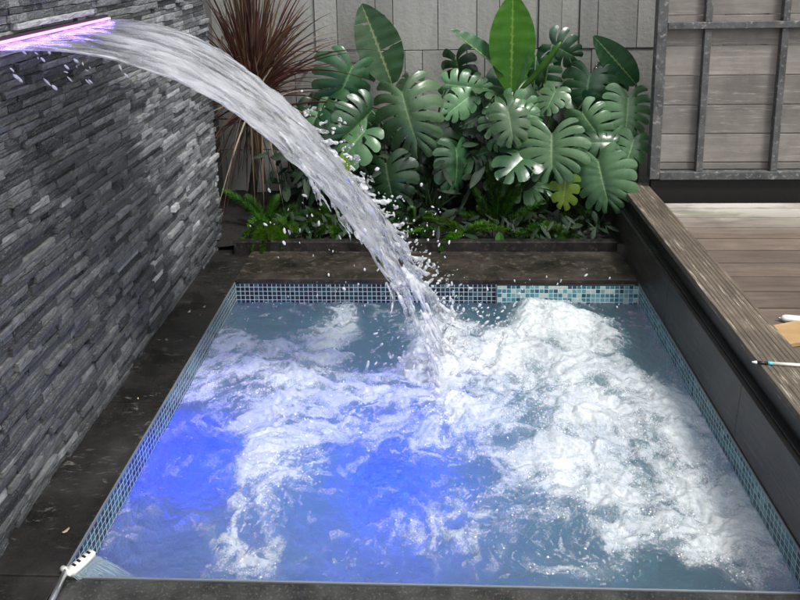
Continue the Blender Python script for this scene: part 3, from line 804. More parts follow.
spray(50, 560, 300, 40, 18, 3.1, .12, .0012, .0045, (.1, .8))
spray(14, 60, 65, 40, 8, 2.15, .05, .0015, .004, (.6, -1), (2, 4))
spray(90, 410, 350, 34, 22, 2.75, .1, .0014, .005, (.4, .4))
for _ in range(16):
    p = spot_line(5 + 110 * rng.random(), 0, XW + .05); f = rng.random()
    drops.append(((XW + .03 + .12 * f, YA + .15 + .65 * f + .03 * rng.normal(), ZL - .03 - .16 * rng.random()), .0022 + .003 * rng.random(), (.7, .1, -.9), rng.uniform(2, 5)))
p = at_y(546.5, 279, 3.44); drops.append((p[:], .006, (0, 0, 1), 3.2))
dm = blobs_to_mesh(drops, 'water_droplets', M_sheet, 2, .2, {'streak': .72, 'along': 1})
do_ = bpy.data.objects.new('water_droplets', dm); COL.objects.link(do_)
kind(tag(do_, 'spray of small flying water drops around the waterfall', 'water drops'), 'stuff')

# ------------------------------------------------------------------ plants
M_mon = leafmat('monstera_leaf', (.013, .046, .017), (.032, .09, .034), (.11, .20, .08), .29, .1, .7)
M_mon_sheen = leafmat('monstera_sheen', (.05, .125, .05), (.10, .20, .09), (.21, .33, .15), .29, .12, .7)  # paler monstera green: sky sheen painted into the leaf colour
M_mon_lime = leafmat('monstera_young', (.14, .27, .03), (.22, .36, .05), (.34, .46, .12), .35, .4)
M_bop = leafmat('paradise_leaf', (.02, .07, .025), (.035, .11, .04), (.22, .3, .12), .3, .15)
M_bop_bright = leafmat('paradise_bright', (.045, .16, .015), (.07, .22, .025), (.2, .36, .08), .35, .4)
M_stemg = leafmat('petiole', (.04, .09, .03), (.08, .15, .05), (.1, .2, .08), .45, 0)
M_fern = leafmat('fern_needle', (.03, .085, .015), (.06, .15, .025), (.15, .28, .05), .5, .3)
M_fern_lt = leafmat('fern_bright', (.055, .155, .018), (.11, .25, .03), (.24, .42, .08), .5, .35)
M_under = leafmat('undergrowth_shade', (.006, .016, .007), (.012, .03, .012), (.02, .04, .02), .6, .05, .3)  # near-black green: shade of the bed put into the leaf colour
M_cord = leafmat('cordyline_leaf', (.042, .02, .014), (.125, .046, .03), (.17, .12, .06), .45, .12)
M_straw = leafmat('dry_leaf', (.22, .17, .11), (.34, .28, .2), (.4, .33, .25), .6, .1)
M_bark = speck('bark', (.03, .024, .018), (.08, .065, .05), scale=20, rough=(.7, .9), bump=.7)

def frame(px, py, tx, ty, d, tilt=0., roll=0., facing=(0, -.75, .65)):
    """base point, tip direction, normal. tilt: how far the tip comes towards the viewer"""
    b_ = at_y(px, py, d); t_ = at_y(tx, ty, d)
    dr = (t_ - b_); L = dr.length; dr.normalize()
    dr = (dr + Vector((0, -tilt, 0))).normalized(); L = L * math.sqrt(1 + tilt * tilt)
    n = Vector(facing); n = (n - dr * n.dot(dr)).normalized()
    n = Matrix.Rotation(roll, 3, dr) @ n
    return b_, dr, n, dr.cross(n), L

def monstera(name, par, mat, px, py, tx, ty, w, d, tilt=.35, roll=0., nl=6, cut=.42, droop=.25, vfold=.18, facing=(0, -.75, .65), seed=0):
    """px,py: where the stalk joins; tx,ty: the tip; w: width / length"""
    rr = random.Random(seed * 31 + int(px) * 7 + int(py))
    b_, dr, n, s, L = frame(px, py, tx, ty, d, tilt, roll, facing)
    mb = MB()
    W = L * w / 2
    def wid(t): # lobe length from base to tip
        return W * float(np.interp(t, [0, .12, .3, .5, .7, .88, 1], [.84, 1.03, 1.13, 1.08, .90, .66, .46]))
    def P(t, r, side):
        ww = wid(t)
        ang = -.98 + 2.15 * t ** 1.05 + (.30 - .2 * t) * r * r
        y_ = t * L * .80 + r * ww * math.sin(ang)
        x_ = side * r * ww * math.cos(ang)
        k_ = y_ / L
        z_ = -droop * L * (max(0, k_) ** 2) * .6 - droop * .8 * W * (x_ / W) ** 2 + vfold * abs(x_) * (1 - r * .6)
        return x_, y_, z_
    nr = 9; ns = 6
    for side in (-1, 1):
        bounds = [0] + [(i + rr.uniform(-.12, .12)) / nl for i in range(1, nl)] + [1]
        for i in range(nl):
            a, e = bounds[i], bounds[i + 1]; cutr = cut * rr.uniform(.75, 1.2); hole = rr.random() < .8
            sl_ = rr.uniform(.9, 1.06)
            idx = []
            for q in range(nr + 1):
                r = q / nr; k = max(0, (r - cutr) / (1 - cutr)); gap = (.12 + .20 * k if k > 0 else 0) * (1.0 if hole else .3)
                row = []
                for j in range(ns + 1):
                    f = j / ns
                    aa, ee = a, e
                    if i > 0: aa = a + (e - a) * gap * .5
                    if i < nl - 1: ee = e - (e - a) * gap * .5
                    t = aa + (ee - aa) * f
                    rnd = 1 - .10 * max(0, r - .6) / .4 * abs(2 * f - 1) ** 3
                    x_, y_, z_ = P(t, r * rnd * (sl_ if r > .5 else 1), side)
                    z_ += .022 * W * math.sin(math.pi * f) * (1 if r > .1 else 0) * min(1, r * 2) - .02 * L * k * rr.uniform(.0, 1)
                    vein = max(0, 1 - r / .045) if q < 2 else 0
                    vein = max(vein, .6 if j == ns // 2 and r < .85 else 0)
                    row.append(mb.vert(b_ + s * x_ + dr * y_ + n * z_, vein))
                idx.append(row)
            for q in range(nr):
                for j in range(ns):
                    f4 = (idx[q][j], idx[q][j + 1], idx[q + 1][j + 1], idx[q + 1][j])
                    mb.face(f4 if side > 0 else f4[::-1])
    o = mb.build(name, mat, None, True, weld=1e-5)
    o.parent = par; o.matrix_parent_inverse = Matrix.Translation(-Vector(par.location))
    return b_, dr, o

def paddle(name, par, mat, px, py, tx, ty, wpx, d, tilt=.1, roll=0., fold=.25, droop=.15, facing=(0, -.85, .5), tear=0, pw=1.):
    b_, dr, n, s, L = frame(px, py, tx, ty, d, tilt, roll, facing)
    W = (at_y(px + wpx / 2, py, d) - at_y(px, py, d)).length
    mb = MB(); NT, NR = 36, 8
    rr = random.Random(int(px * 3 + py))
    for side in (-1, 1):
        idx = []
        for i in range(NT + 1):
            t = i / NT; ww = W * (math.sin(math.pi * (t * .96 + .03) ** (.85 * pw)) ** .72)
            row = []
            for q in range(NR + 1):
                r = q / NR
                x_ = side * r * ww; y_ = t * L + r * ww * .12
                z_ = fold * ww * r - droop * L * t * t + .012 * L * math.sin(t * 46 + r * 2) * r * .35
                if tear and i in tear and r > .45: y_ += .02 * L
                row.append(mb.vert(b_ + s * x_ + dr * y_ + n * z_, 1.0 if q == 0 else (.62 if i % 3 == 0 and r < .95 else 0)))
            idx.append(row)
        for i in range(NT):
            if tear and i in tear and side == (-1 if i % 2 else 1): 
                continue
            for q in range(NR):
                f4 = (idx[i][q], idx[i][q + 1], idx[i + 1][q + 1], idx[i + 1][q]); mb.face(f4 if side > 0 else f4[::-1])
    o = mb.build(name, mat, None, True, weld=1e-5)
    o.parent = par; o.matrix_parent_inverse = Matrix.Translation(-Vector(par.location))
    return b_, dr, o

def stalk(par, a, dirn, base, r=.007, name='stalk', mat=None, leaf=None):
    a = Vector(a); base = Vector(base); m = (a + base) / 2 + Vector((0, .06, .04)) - Vector(dirn) * .05
    pts = []
    for i in range(9):
        t = i / 8; pts.append(base * (1 - t) ** 2 + m * 2 * t * (1 - t) + a * t * t)
    mb = MB(); mb.tube(pts, [r * (1.3 - .5 * i / 8) for i in range(9)], 6)
    o = mb.build(name, mat or M_stemg, None, True)
    if leaf: o.parent = leaf; return
    o.parent = par; o.matrix_parent_inverse = Matrix.Translation(-Vector(par.location))

def soil_at(px, d): p = at_y(px, 200, d); return Vector((p.x, d, .05))
PL = 'monstera plants in the bed'
mons = {
 'a': empty('monstera_plant', 'split leaf monstera reaching up beside the falling water', 'plant', soil_at(352, 4.36), PL),
 'b': empty('monstera_plant', 'monstera with pale drooping split leaves left of the upright bright green leaf', 'plant', soil_at(432, 4.32), PL),
 'c': empty('monstera_plant', 'monstera with the widest glossy split leaf below the upright bright green leaf', 'plant', soil_at(535, 4.30), PL),
 'd': empty('monstera_plant', 'monstera with big smooth green leaf hanging over the plank end beside the gate', 'plant', soil_at(612, 4.28), PL),
}
# plant, mat, join px, tip px, width ratio, depth, tilt, roll, lobes
LV = [
 ('a', 0, 352, 66, 338, 110, 1.5, 4.30, .3, .1, 6), ('a', 1, 318, 112, 342, 142, 1.15, 4.25, .4, .5, 5), ('a', 1, 366, 130, 334, 158, 1.1, 4.15, .5, -.2, 5),
 ('a', 0, 296, 108, 306, 140, 1.2, 4.35, .4, .2, 5), ('a', 0, 386, 164, 394, 212, 1.15, 4.10, .35, 0, 6), ('a', 0, 352, 172, 344, 208, 1.1, 4.25, .4, -.3, 5),
 ('b', 1, 402, 92, 420, 158, 1.05, 4.12, .4, .25, 7), ('b', 0, 456, 56, 462, 96, 1.1, 4.4, .3, .2, 5), ('b', 1, 446, 84, 502, 92, .62, 4.22, .2, .6, 6),
 ('b', 0, 438, 118, 448, 158, 1.2, 4.22, .4, 0, 5), ('b', 0, 456, 148, 462, 196, 1.0, 4.14, .35, .1, 6), ('b', 1, 470, 96, 440, 116, .9, 4.2, .5, -.3, 5),
 ('b', 0, 418, 150, 406, 190, 1.0, 4.3, .4, -.2, 5), ('b', 0, 484, 150, 492, 188, 1.1, 4.25, .4, .1, 5),
 ('c', 1, 512, 108, 478, 128, 1.2, 4.12, .4, -.25, 5), ('c', 1, 508, 110, 514, 146, 1.15, 4.08, .5, .1, 5), ('c', 1, 514, 112, 546, 116, .9, 4.14, .3, .4, 5),
 ('c', 1, 552, 134, 548, 178, 1.55, 4.02, .45, .12, 7), ('c', 1, 556, 90, 540, 112, 1.1, 4.2, .6, .3, 5), ('c', 0, 508, 158, 500, 196, 1.1, 4.2, .4, 0, 5),
 ('c', 0, 552, 44, 582, 62, 1.2, 4.38, .2, .6, 5), ('c', 0, 536, 56, 548, 98, 1.0, 4.42, .2, .2, 5), ('c', 0, 560, 168, 540, 196, 1.0, 4.25, .4, -.1, 5),
 ('d', 0, 590, 74, 578, 116, 1.35, 4.28, .35, -.1, 6), ('d', 1, 628, 96, 622, 146, 1.05, 4.14, .35, -.15, 7), ('d', 1, 582, 112, 606, 152, .95, 4.12, .4, .35, 6),
 ('d', 1, 634, 138, 620, 172, 1.0, 4.06, .4, .2, 5), ('d', 1, 598, 160, 606, 214, 1.15, 3.94, .35, .05, 8), ('d', 0, 612, 66, 626, 100, 1.1, 4.38, .3, .2, 5), ('d', 0, 576, 150, 588, 184, 1.0, 4.2, .4, .1, 5),
]
r3 = random.Random(5)
for i, (pl, mi, px, py, tx, ty, w, d, tl, rl, nl) in enumerate(LV):
    big = (px == 598)
    tx, ty = px + (tx - px) * .86, py + (ty - py) * .86
    for rep_ in (0, 1):
        if rep_:
            an = r3.uniform(.1, 3.0) if i % 3 else r3.uniform(-.6, 3.7); L_ = r3.uniform(26, 46)
            px += r3.gauss(0, 20); py += r3.gauss(8, 18); tx, ty = px + math.cos(an) * L_, py + math.sin(an) * L_
            d += r3.uniform(.03, .16); mi = 0 if r3.random() < .75 else 1; nl = r3.choice((4, 5, 6)); w = r3.uniform(.95, 1.25); tl = r3.uniform(.1, .9); rl = r3.gauss(0, .55)
            px = max(300, min(px, 628)); tx = max(296, min(tx, 630)); py = max(78, min(py, 190)); ty = min(ty, 214)
        b_, dr, o = monstera('leaf', mons[pl], (M_mon, M_mon_sheen)[mi], px, py, tx, ty, w, d, tl, rl + r3.gauss(0, .15), nl, cut=.66 if big and not rep_ else r3.uniform(.22, .42), seed=i + 100 * rep_,
                             droop=r3.uniform(.2, .7), vfold=r3.uniform(.05, .35), facing=(r3.uniform(-.45, .45), -.7, r3.uniform(.3, 1.0)))
        stalk(mons[pl], b_, dr, Vector(mons[pl].location) + Vector((r3.uniform(-.06, .06), r3.uniform(-.03, .05), -.02)), leaf=o)
ym = empty('young_plant', 'small lime green young monstera leaf hanging low by the dark bed', 'plant', soil_at(566, 4.1))
b_, dr, o = monstera('leaf', ym, M_mon_lime, 566, 180, 561, 208, .95, 3.95, .25, .1, 4, cut=.5, seed=91); stalk(ym, b_, dr, ym.location, .004, leaf=o)
ym = empty('young_plant', 'pointed yellow green leaf in front of the monstera by the waterfall', 'plant', soil_at(345, 4.1))
b_, dr, o = paddle('leaf', ym, M_mon_lime, 346, 178, 343, 152, 12, 4.02, 0, .3, .4, .1); stalk(ym, b_, dr, ym.location, .004, leaf=o)
ym = empty('young_plant', 'narrow green leaf standing just behind the waterfall splash', 'plant', soil_at(385, 3.95))
b_, dr, o = paddle('leaf', ym, M_bop_bright, 384, 244, 388, 218, 14, 3.92, 0, .3, .3, .1); stalk(ym, b_, dr, ym.location, .004, leaf=o)

# bird-of-paradise style plants
pt = empty('paradise_plant', 'single tall dark paddle leaf standing against the tiled wall', 'plant', soil_at(398, 4.45), 'paddle leaved plants')
b_, dr, o = paddle('leaf', pt, M_bop, 392, 84, 362, 4, 46, 4.42, -.05, .15, .3, .05, tear=(14, 27)); stalk(pt, b_, dr, pt.location, .009, leaf=o)
pt = empty('paradise_plant', 'upright bright green paddle leaf with folded side leaves and a rolled shoot', 'plant', soil_at(512, 4.3), 'paddle leaved plants')
b_, dr, o = paddle('leaf', pt, M_bop_bright, 511, 92, 513, -6, 46, 4.26, .02, .0, .12, .02, pw=1.15); o['label'] = 'upright bright green leaf'; stalk(pt, b_, dr, pt.location, .011, leaf=o)
b_, dr, o = paddle('leaf', pt, M_bop, 507, 78, 456, 24, 26, 4.3, .15, .7, .5, .12); stalk(pt, b_, dr, pt.location, .009, leaf=o)
b_, dr, o = paddle('leaf', pt, M_mon_sheen, 514, 92, 526, 40, 20, 4.28, .1, -.6, .5, .1); stalk(pt, b_, dr, pt.location, .008, leaf=o)
a = at_y(518, 92, 4.25); b2 = at_y(561, 42, 4.2)
mb = MB(); mb.tube([a.lerp(b2, i / 8) + Vector((0, 0, -.02 * math.sin(i / 8 * math.pi))) for i in range(9)], [.008, .012, .016, .019, .02, .02, .018, .015, .009], 8)
o = mb.build('rolled_shoot', M_bop_bright, pt, True); o.matrix_parent_inverse = Matrix.Translation(-Vector(pt.location)); stalk(pt, a, (b2 - a).normalized(), pt.location, .009)
pt = empty('paradise_plant', 'dark paddle leaf leaning left beside the gate post', 'plant', soil_at(632, 4.4), 'paddle leaved plants')
b_, dr, o = paddle('leaf', pt, M_bop, 636, 84, 594, 36, 30, 4.32, .1, -.3, .3, .08); stalk(pt, b_, dr, pt.location, .009, leaf=o)

# foxtail ferns: plumes of needles
def plume(par, pts, r, mat, n=420, name='frond', flat=False):
    pts = [Vector(p) for p in pts]; mb = MB()
    def pos(t):
        k = t * (len(pts) - 1); i = min(int(k), len(pts) - 2); return pts[i].lerp(pts[i + 1], k - i), (pts[i + 1] - pts[i]).normalized()
    for _ in range(n):
        t = random.random(); p, d = pos(t)
        a = d.orthogonal().normalized(); b_ = d.cross(a); ph = random.uniform(0, 2 * math.pi)
        o_ = a * math.cos(ph) + b_ * math.sin(ph)
        if flat: o_ = (o_ + Vector((0, 0, -o_.z * .8))).normalized()
        l = r * (.75 + .4 * random.random()) * (math.sin(math.pi * (.12 + .86 * t)) ** .5)
        q = p + (o_ * .85 + d * .55).normalized() * l
        w = d.cross(o_) * (.0016 + .0012 * random.random())
        sh = random.random() * .75
        i = [mb.vert(p - w * .5, sh), mb.vert(p + w * .5, sh), mb.vert((p + q) / 2 + w, sh), mb.vert(q, sh), mb.vert((p + q) / 2 - w, sh)]
        mb.face((i[0], i[1], i[2], i[3], i[4]))
    mb.tube(pts, .0025, 5)
    o = mb.build(name, mat, par); o.matrix_parent_inverse = Matrix.Translation(-Vector(par.location))
def arc(p0, p1, d0, d1, sag=.05, n=8):
    a, b_ = at_y(*p0, d0), at_y(*p1, d1)
    return [a.lerp(b_, i / (n - 1)) + Vector((0, 0, sag * math.sin(math.pi * i / (n - 1)))) for i in range(n)]
FG = 'ferns along the planter kerb'
fe = empty('foxtail_fern', 'bushy bright fern spilling over the kerb next to the stone wall', 'fern', soil_at(268, 3.98), FG)
for p1, dd in (((236, 248), 3.78), ((252, 250), 3.74), ((282, 248), 3.76), ((300, 232), 3.8), ((248, 226), 3.9), ((272, 240), 3.72), ((290, 250), 3.78), ((262, 252), 3.72)):
    plume(fe, arc((270, 226), p1, 3.97, dd, .045), .042, M_fern_lt, 620)
for p1, dd in (((222, 190), 4.05), ((246, 196), 4.1), ((300, 206), 4.1), ((278, 196), 4.15), ((330, 232), 3.95), ((318, 214), 4.0)):
    plume(fe, arc((268, 226), p1, 4.0, dd, .03), .045, M_fern, 560)
fe = empty('foxtail_fern', 'dark foxtail fern with upright bottlebrush plumes in mid bed', 'fern', soil_at(494, 4.05), FG)
for p1, dd in (((487, 160), 4.1), ((500, 182), 4.05), ((512, 190), 4.05), ((530, 176), 4.05), ((548, 200), 4.0), ((472, 186), 4.02), ((556, 222), 3.95), ((478, 206), 4.0), ((520, 166), 4.15), ((536, 214), 3.95), ((460, 214), 4.0)):
    plume(fe, arc((496, 234), p1, 4.03, dd, .03), .042, M_fern, 640)
fe = empty('foxtail_fern', 'flat light green fern fronds lying over the kerb right of the waterfall', 'fern', soil_at(464, 3.98), FG)
for p1, dd in (((424, 218), 3.84), ((440, 250), 3.74), ((496, 226), 3.82), ((446, 226), 3.86), ((520, 232), 3.86), ((410, 232), 3.86)):
    plume(fe, arc((463, 234), p1, 3.9, dd, .03), .036, M_fern_lt, 480)
fe = empty('foxtail_fern', 'dark low fern in the shade by the lime green young leaf', 'fern', soil_at(590, 4.15), FG)
for p1, dd in (((560, 214), 4.0), ((575, 204), 4.0), ((606, 206), 4.05), ((598, 222), 4.0), ((572, 226), 3.95), ((590, 212), 3.98)):
    plume(fe, arc((588, 234), p1, 4.1, dd, .04), .034, M_fern, 360)
fe = empty('foxtail_fern', 'mid green fern filling the bed between the falling water and the stone wall', 'fern', soil_at(330, 4.05), FG)
for p1, dd in (((300, 226), 3.9), ((316, 238), 3.84), ((338, 244), 3.82), ((360, 236), 3.86), ((352, 214), 4.0), ((322, 206), 4.05), ((304, 212), 4.0), ((376, 226), 3.95)):
    plume(fe, arc((332, 230), p1, 4.0, dd, .04), .042, M_fern, 560)
fe = empty('foxtail_fern', 'low dark fern hugging the kerb below the widest split leaf', 'fern', soil_at(546, 3.98), FG)
for p1, dd in (((516, 236), 3.84), ((530, 228), 3.86), ((546, 226), 3.86), ((562, 230), 3.86), ((580, 238), 3.84), ((566, 244), 3.82), ((528, 246), 3.82)):
    plume(fe, arc((547, 240), p1, 3.95, dd, .035), .038, M_fern, 520)
fe = empty('foxtail_fern', 'dark fern crossing behind the splash just above the kerb', 'fern', soil_at(410, 4.0), FG)
for p1, dd in (((384, 226), 3.86), ((396, 214), 3.95), ((412, 208), 3.95), ((430, 236), 3.84), ((402, 240), 3.83), ((432, 214), 3.9)):
    plume(fe, arc((410, 236), p1, 3.97, dd, .035), .038, M_fern, 520)
# small sprout on the kerb
sp_ = empty('small_sprout', 'single small brown green leaf standing on the planter kerb', 'sprout', at_y(500, 244, 3.79))
b_, dr, o = paddle('leaf', sp_, M_fern, 500, 244, 499, 232, 9, 3.79, 0, 0, .3, .05)

# added undergrowth: near-black leaves carry the shade between the plants in their colour
mb = MB()
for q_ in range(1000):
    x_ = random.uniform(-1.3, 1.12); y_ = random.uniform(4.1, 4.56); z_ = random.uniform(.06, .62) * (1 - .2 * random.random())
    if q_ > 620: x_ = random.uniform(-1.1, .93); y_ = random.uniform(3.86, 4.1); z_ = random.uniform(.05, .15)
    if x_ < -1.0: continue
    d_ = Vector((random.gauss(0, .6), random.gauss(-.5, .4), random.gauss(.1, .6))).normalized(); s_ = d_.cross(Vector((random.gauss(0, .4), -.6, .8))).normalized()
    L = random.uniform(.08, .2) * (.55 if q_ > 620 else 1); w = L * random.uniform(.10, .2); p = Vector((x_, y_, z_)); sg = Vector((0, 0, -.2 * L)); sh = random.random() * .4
    pts = [(0, 0), (.3, .8), (.6, 1), (.85, .6), (1, 0)]
    Lf = [mb.vert(p + d_ * L * t + s_ * w * q + sg * t * t, sh) for t, q in pts[1:-1]]; Rg = [mb.vert(p + d_ * L * t - s_ * w * q + sg * t * t, sh) for t, q in pts[1:-1]]
    Cn = [mb.vert(p + d_ * L * t + sg * t * t - d_.cross(s_) * w * .25, sh) for t, q in pts]
    mb.face((Cn[0], Lf[0], Cn[1])); mb.face((Cn[0], Cn[1], Rg[0]))
    for i in range(2): mb.face((Cn[i + 1], Lf[i], Lf[i + 1], Cn[i + 2])); mb.face((Cn[i + 1], Cn[i + 2], Rg[i + 1], Rg[i]))
    mb.face((Cn[3], Lf[2], Cn[4])); mb.face((Cn[3], Cn[4], Rg[2]))
    if random.random() < .25: mb.tube([(x_, y_, .03), p], .003, 4)
kind(tag(mb.build('undergrowth', M_under, None, True), 'added tangled leaves, near black to give the shade of the bed', 'undergrowth'), 'stuff')

# cordyline with strap leaves
cd_ = empty('cordyline', 'red brown spiky cordyline with strap leaves behind the waterfall', 'plant', soil_at(250, 4.3))
def straps(name, mat, n, px, py, d, lmin, lmax, spread, up, w, seed, droop=.25):
    r2 = random.Random(seed); mb = MB(); c = at_y(px, py, d)
    for _ in range(n):
        ph = r2.uniform(0, 2 * math.pi); el = abs(r2.gauss(0, spread))
        dr = Vector((math.sin(el) * math.cos(ph), math.sin(el) * math.sin(ph) * .7, math.cos(el) + up)).normalized()
        L = r2.uniform(lmin, lmax); o_ = Vector((r2.gauss(0, .02), r2.gauss(0, .02), r2.gauss(0, .05))); sh = r2.random()
        ww = w * r2.uniform(.6, 1.2); side = dr.cross(Vector((r2.gauss(0, .3), -1, r2.gauss(0, .3)))).normalized()
        if side.length < .1: continue
        N = 9; pl_ = None
        for i in range(N + 1):
            t = i / N; p = c + o_ + dr * L * t + Vector((dr.x * .3, dr.y * .2, -1)) * droop * L * t * t * (.25 + math.sin(el))
            ww_ = ww * (1 - t ** 2.2) * (.55 + .45 * min(1, t * 4)) + .0006
            nn = dr.cross(side) * ww_ * .5
            row = (mb.vert(p - side * ww_ + nn, sh), mb.vert(p, sh), mb.vert(p + side * ww_ + nn, sh))
            if pl_: mb.face((pl_[0], pl_[1], row[1], row[0])); mb.face((pl_[1], pl_[2], row[2], row[1]))
            pl_ = row
    o = mb.build(name, mat, cd_, True); o.matrix_parent_inverse = Matrix.Translation(-Vector(cd_.location)); return o
straps('foliage', M_cord, 380, 253, 104, 4.25, .4, 1.1, .62, .12, .0062, 5, .42)
straps('drooping_foliage', M_cord, 70, 253, 106, 4.22, .25, .5, 1.5, -.3, .006, 18, .9)
straps('dry_foliage', M_straw, 12, 258, 104, 4.2, .25, .6, 1.1, -.1, .005, 8, .55)
p = at_y(255, 100, 4.25)
mb = MB(); mb.tube([cd_.location, cd_.location.lerp(p, .5) + Vector((.02, 0, 0)), p], [.03, .024, .02], 8); o = mb.build('trunk', M_bark, cd_, True); o.matrix_parent_inverse = Matrix.Translation(-Vector(cd_.location))
mb = MB()
for _ in range(14):
    q = p + Vector((random.gauss(0, .05), random.gauss(0, .04), random.uniform(-.05, .0))); e = q + Vector((random.gauss(0, .08), random.gauss(0, .04), -random.uniform(.15, .5)))
    mb.tube([q, q.lerp(e, .5) + Vector((random.gauss(0, .02), 0, 0)), e], .0028, 4)
o = mb.build('dead_leaf_skirt', M_bark, cd_); o.matrix_parent_inverse = Matrix.Translation(-Vector(cd_.location))

# ------------------------------------------------------------------ small objects
M_white = plain('white_plastic', (.72, .72, .68), .4); M_blackp = plain('black_plastic', (.012, .012, .013), .35); M_cyan = plain('cyan_band', (.1, .5, .62), .4)
M_alu = plain('brushed_aluminium', (.7, .71, .72), .28, .9); M_pale = wood('pale_board_wood', (.58, .36, .15), (.72, .48, .23), 0, .6)
M_bristle = Mat('clear_bristle'); M_bristle = M_bristle.done(M_bristle.pr((.22, .30, .33), .3))

# pool brush at the near left corner
hp = at_z(86, 566, .012)
br = empty('pool_brush', 'white headed pool brush on a metal pole at the near left corner', 'pool brush', hp)
hA, hB = at_z(70, 573, .02), at_z(93, 553, .02)
ax = (hB - hA).normalized(); sd = Vector((ax.y, -ax.x, 0)); up = Vector((0, 0, 1))
Mh = Matrix((ax, sd, up)).transposed().to_4x4(); Mh.translation = (hA + hB) / 2
Lh = (hB - hA).length
mb = MB(); bm = bmesh.new(); bmesh.ops.create_cube(bm, size=1)
for q in bm.verts: q.co = Vector((q.co.x * Lh, q.co.y * .028, q.co.z * .024))
bmesh.ops.bevel(bm, geom=bm.edges[:], offset=.003, segments=2, affect='EDGES'); mb.bm(bm, Mh); bm.free()
def bp(o): o.parent = br; o.matrix_parent_inverse = Matrix.Translation(-Vector(br.location)); return o
head = bp(mb.build('head', M_white, None, True))
mb = MB()
for t in (-.3, -.1, .12, .32): mb.box((t * Lh - .003, -.008, .0122), (t * Lh + .003, .006, .0132), Mh)
mb.build('slots', M_blackp, head)
mb = MB()
for i in range(26):
    t = (i / 25 - .5) * .96
    for k in range(2):
        a = Mh @ Vector((t * Lh, .012 + random.uniform(-.003, .003), -.008 + .006 * k)); b_ = a + Vector((.085 + .03 * t + random.gauss(0, .004), .012 + .02 * k, -.105))
        mb.tube([a, a.lerp(b_, .5) + Vector((0, 0, .006)), b_], .0008, 4)
mb.build('bristles', M_bristle, head)
pA, pB = at_z(66, 571, .02), at_z(40, 625, .03)
mb = MB(); mb.tube([pA, pB], .0085, 12); bp(mb.build('pole', M_alu, None, True))
mb = MB(); q0 = at_z(62, 568, .02); q1 = at_z(72, 574, .02); mb.tube([q0, q0.lerp(q1, .5), q1], [.007, .0095, .007], 10); bp(mb.build('bracket', M_white, None, True))

# board, tube and marker on deck and plank
bw = empty('wooden_board', 'pale yellow wooden offcut lying on the deck beside the plank', 'board', at_z(785, 337, DECKZ + .004))
P4 = [at_z(767, 330, DECKZ + .002), at_z(784, 348, DECKZ + .002), at_z(850, 340, DECKZ + .002), at_z(845, 314, DECKZ + .002)]
mb = MB(); lo = [mb.vert(p) for p in P4]; hi = [mb.vert(p + Vector((0, 0, .014))) for p in P4]
for i in range(4): mb.face((lo[i], lo[(i + 1) % 4], hi[(i + 1) % 4], hi[i]))
mb.face(hi); mb.face(lo[::-1]); o = mb.build('board_body', M_pale, bw); o.matrix_parent_inverse = Matrix.Translation(-Vector(bw.location))
tb = empty('white_tube', 'short white plastic tube lying on the deck boards', 'tube', at_z(790, 318, DECKZ))
a, b_ = at_z(781, 318, DECKZ + .014), at_z(830, 322, DECKZ + .014)
mb = MB(); mb.tube([a.lerp(b_, t) for t in (0, .04, .1, 1)], [.004, .011, .0135, .0135], 14); o = mb.build('tube_body', M_white, tb, True); o.matrix_parent_inverse = Matrix.Translation(-Vector(tb.location))
a2 = a + (a - b_).normalized() * .012
mb = MB(); mb.tube([a2, a], [.003, .0038], 8); o = mb.build('nozzle', M_steel, tb, True); o.matrix_parent_inverse = Matrix.Translation(-Vector(tb.location))
zp = .311 + .0055
mk = empty('marker_pen', 'white marker pen with black end and cyan band lying across the plank', 'pen', at_z(770, 362, .311))
a, b_ = at_z(752, 362, zp), at_z(822, 366.5, zp)
def seg(name, t0, t1, r, mat):
    mb = MB(); r = r if isinstance(r, list) else [r, r]; mb.tube([a.lerp(b_, t0), a.lerp(b_, t1)], r, 12); o = mb.build(name, mat, mk, True); o.matrix_parent_inverse = Matrix.Translation(-Vector(mk.location))
seg('end_cap', 0, .07, [.003, .005], M_white); seg('grip', .07, .225, .0052, M_blackp); seg('band', .225, .30, .0056, M_cyan); seg('barrel', .30, 1, .0052, M_white)

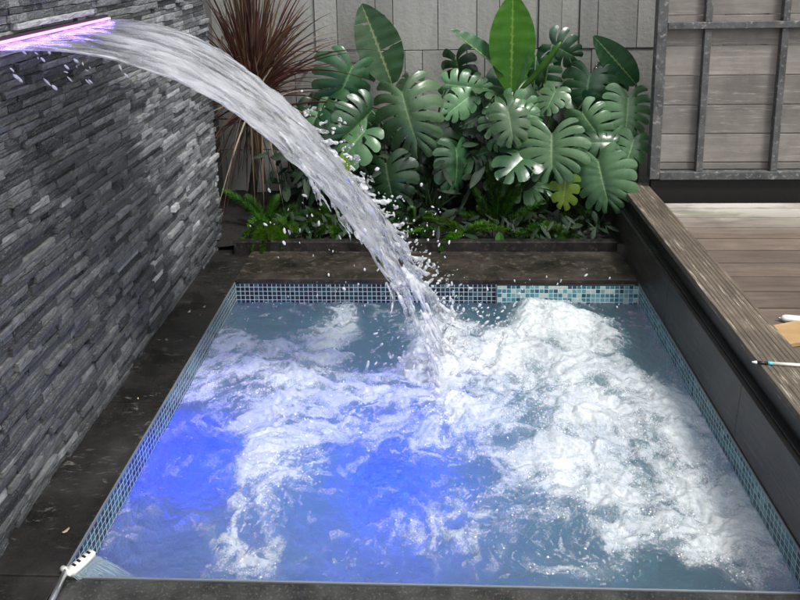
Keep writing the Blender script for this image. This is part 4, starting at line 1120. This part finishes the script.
# fallen petals on the dark paving
for i, (px, py, r) in enumerate(((189, 312, .012), (204, 307, .009), (167, 340, .008), (66, 531, .012), (138, 399, .007))):
    c = at_z(px, py, .004); mb = MB(); th = random.uniform(0, 3)
    pts = [(math.cos(k / 8 * 6.283) * r, math.sin(k / 8 * 6.283) * r * .45) for k in range(8)]
    cc = mb.vert((0, 0, .0015)); ring = [mb.vert((x_ * math.cos(th) - y_ * math.sin(th), x_ * math.sin(th) + y_ * math.cos(th), .002 + .002 * math.cos(k * 1.6))) for k, (x_, y_) in enumerate(pts)]
    for k in range(8): mb.face((cc, ring[k], ring[(k + 1) % 8]))
    o = mb.build('fallen_petal', M_straw, None, True); o.location = c
    tag(o, ['pale fallen petal near the back corner of the dark paving', 'smaller pale petal closest to the back corner of the pool', 'pale petal on the dark paving a little way from the stone wall', 'curled pale petal on the paving beside the white pool brush', 'tiny pale petal halfway along the dark side paving'][i], 'petal', 'petals on the dark paving')

# ------------------------------------------------------------------ light
w = bpy.data.worlds.new('World'); S.world = w; w.use_nodes = True
nt_ = w.node_tree; nt_.nodes.clear()
sky = nt_.nodes.new('ShaderNodeTexSky'); sky.sky_type = 'NISHITA'; sky.sun_disc = False
EL, AZ = 60, 132        # azimuth measured clockwise from +Y
sky.sun_elevation = R(EL); sky.sun_rotation = R(AZ); sky.air_density = 1.0; sky.dust_density = 3.0; sky.ozone_density = 1
hsv = nt_.nodes.new('ShaderNodeHueSaturation'); hsv.inputs['Saturation'].default_value = .2
bg = nt_.nodes.new('ShaderNodeBackground'); bg.inputs[1].default_value = .118
ou = nt_.nodes.new('ShaderNodeOutputWorld')
nt_.links.new(sky.outputs[0], hsv.inputs['Color']); nt_.links.new(hsv.outputs[0], bg.inputs[0]); nt_.links.new(bg.outputs[0], ou.inputs[0])
sl_ = bpy.data.lights.new('sun', 'SUN'); sl_.energy = 1.9; sl_.angle = R(10); sl_.color = (1, .97, .93)
sn = bpy.data.objects.new('sun', sl_); COL.objects.link(sn)
dvec = Vector((math.sin(R(AZ)) * math.cos(R(EL)), math.cos(R(AZ)) * math.cos(R(EL)), math.sin(R(EL))))
sn.rotation_euler = dvec.to_track_quat('Z', 'Y').to_euler(); sn.location = (2, 0, 6)

S.view_settings.view_transform = 'Standard'; S.view_settings.look = 'None'; S.view_settings.gamma = 1; S.view_settings.exposure = .78
S.view_settings.use_curve_mapping = False
try:
    S.cycles.use_denoising = True; S.cycles.denoiser = 'OPENIMAGEDENOISE'
    S.cycles.max_bounces = 12; S.cycles.volume_bounces = 4; S.cycles.transmission_bounces = 8; S.cycles.sample_clamp_indirect = 6
except Exception: pass
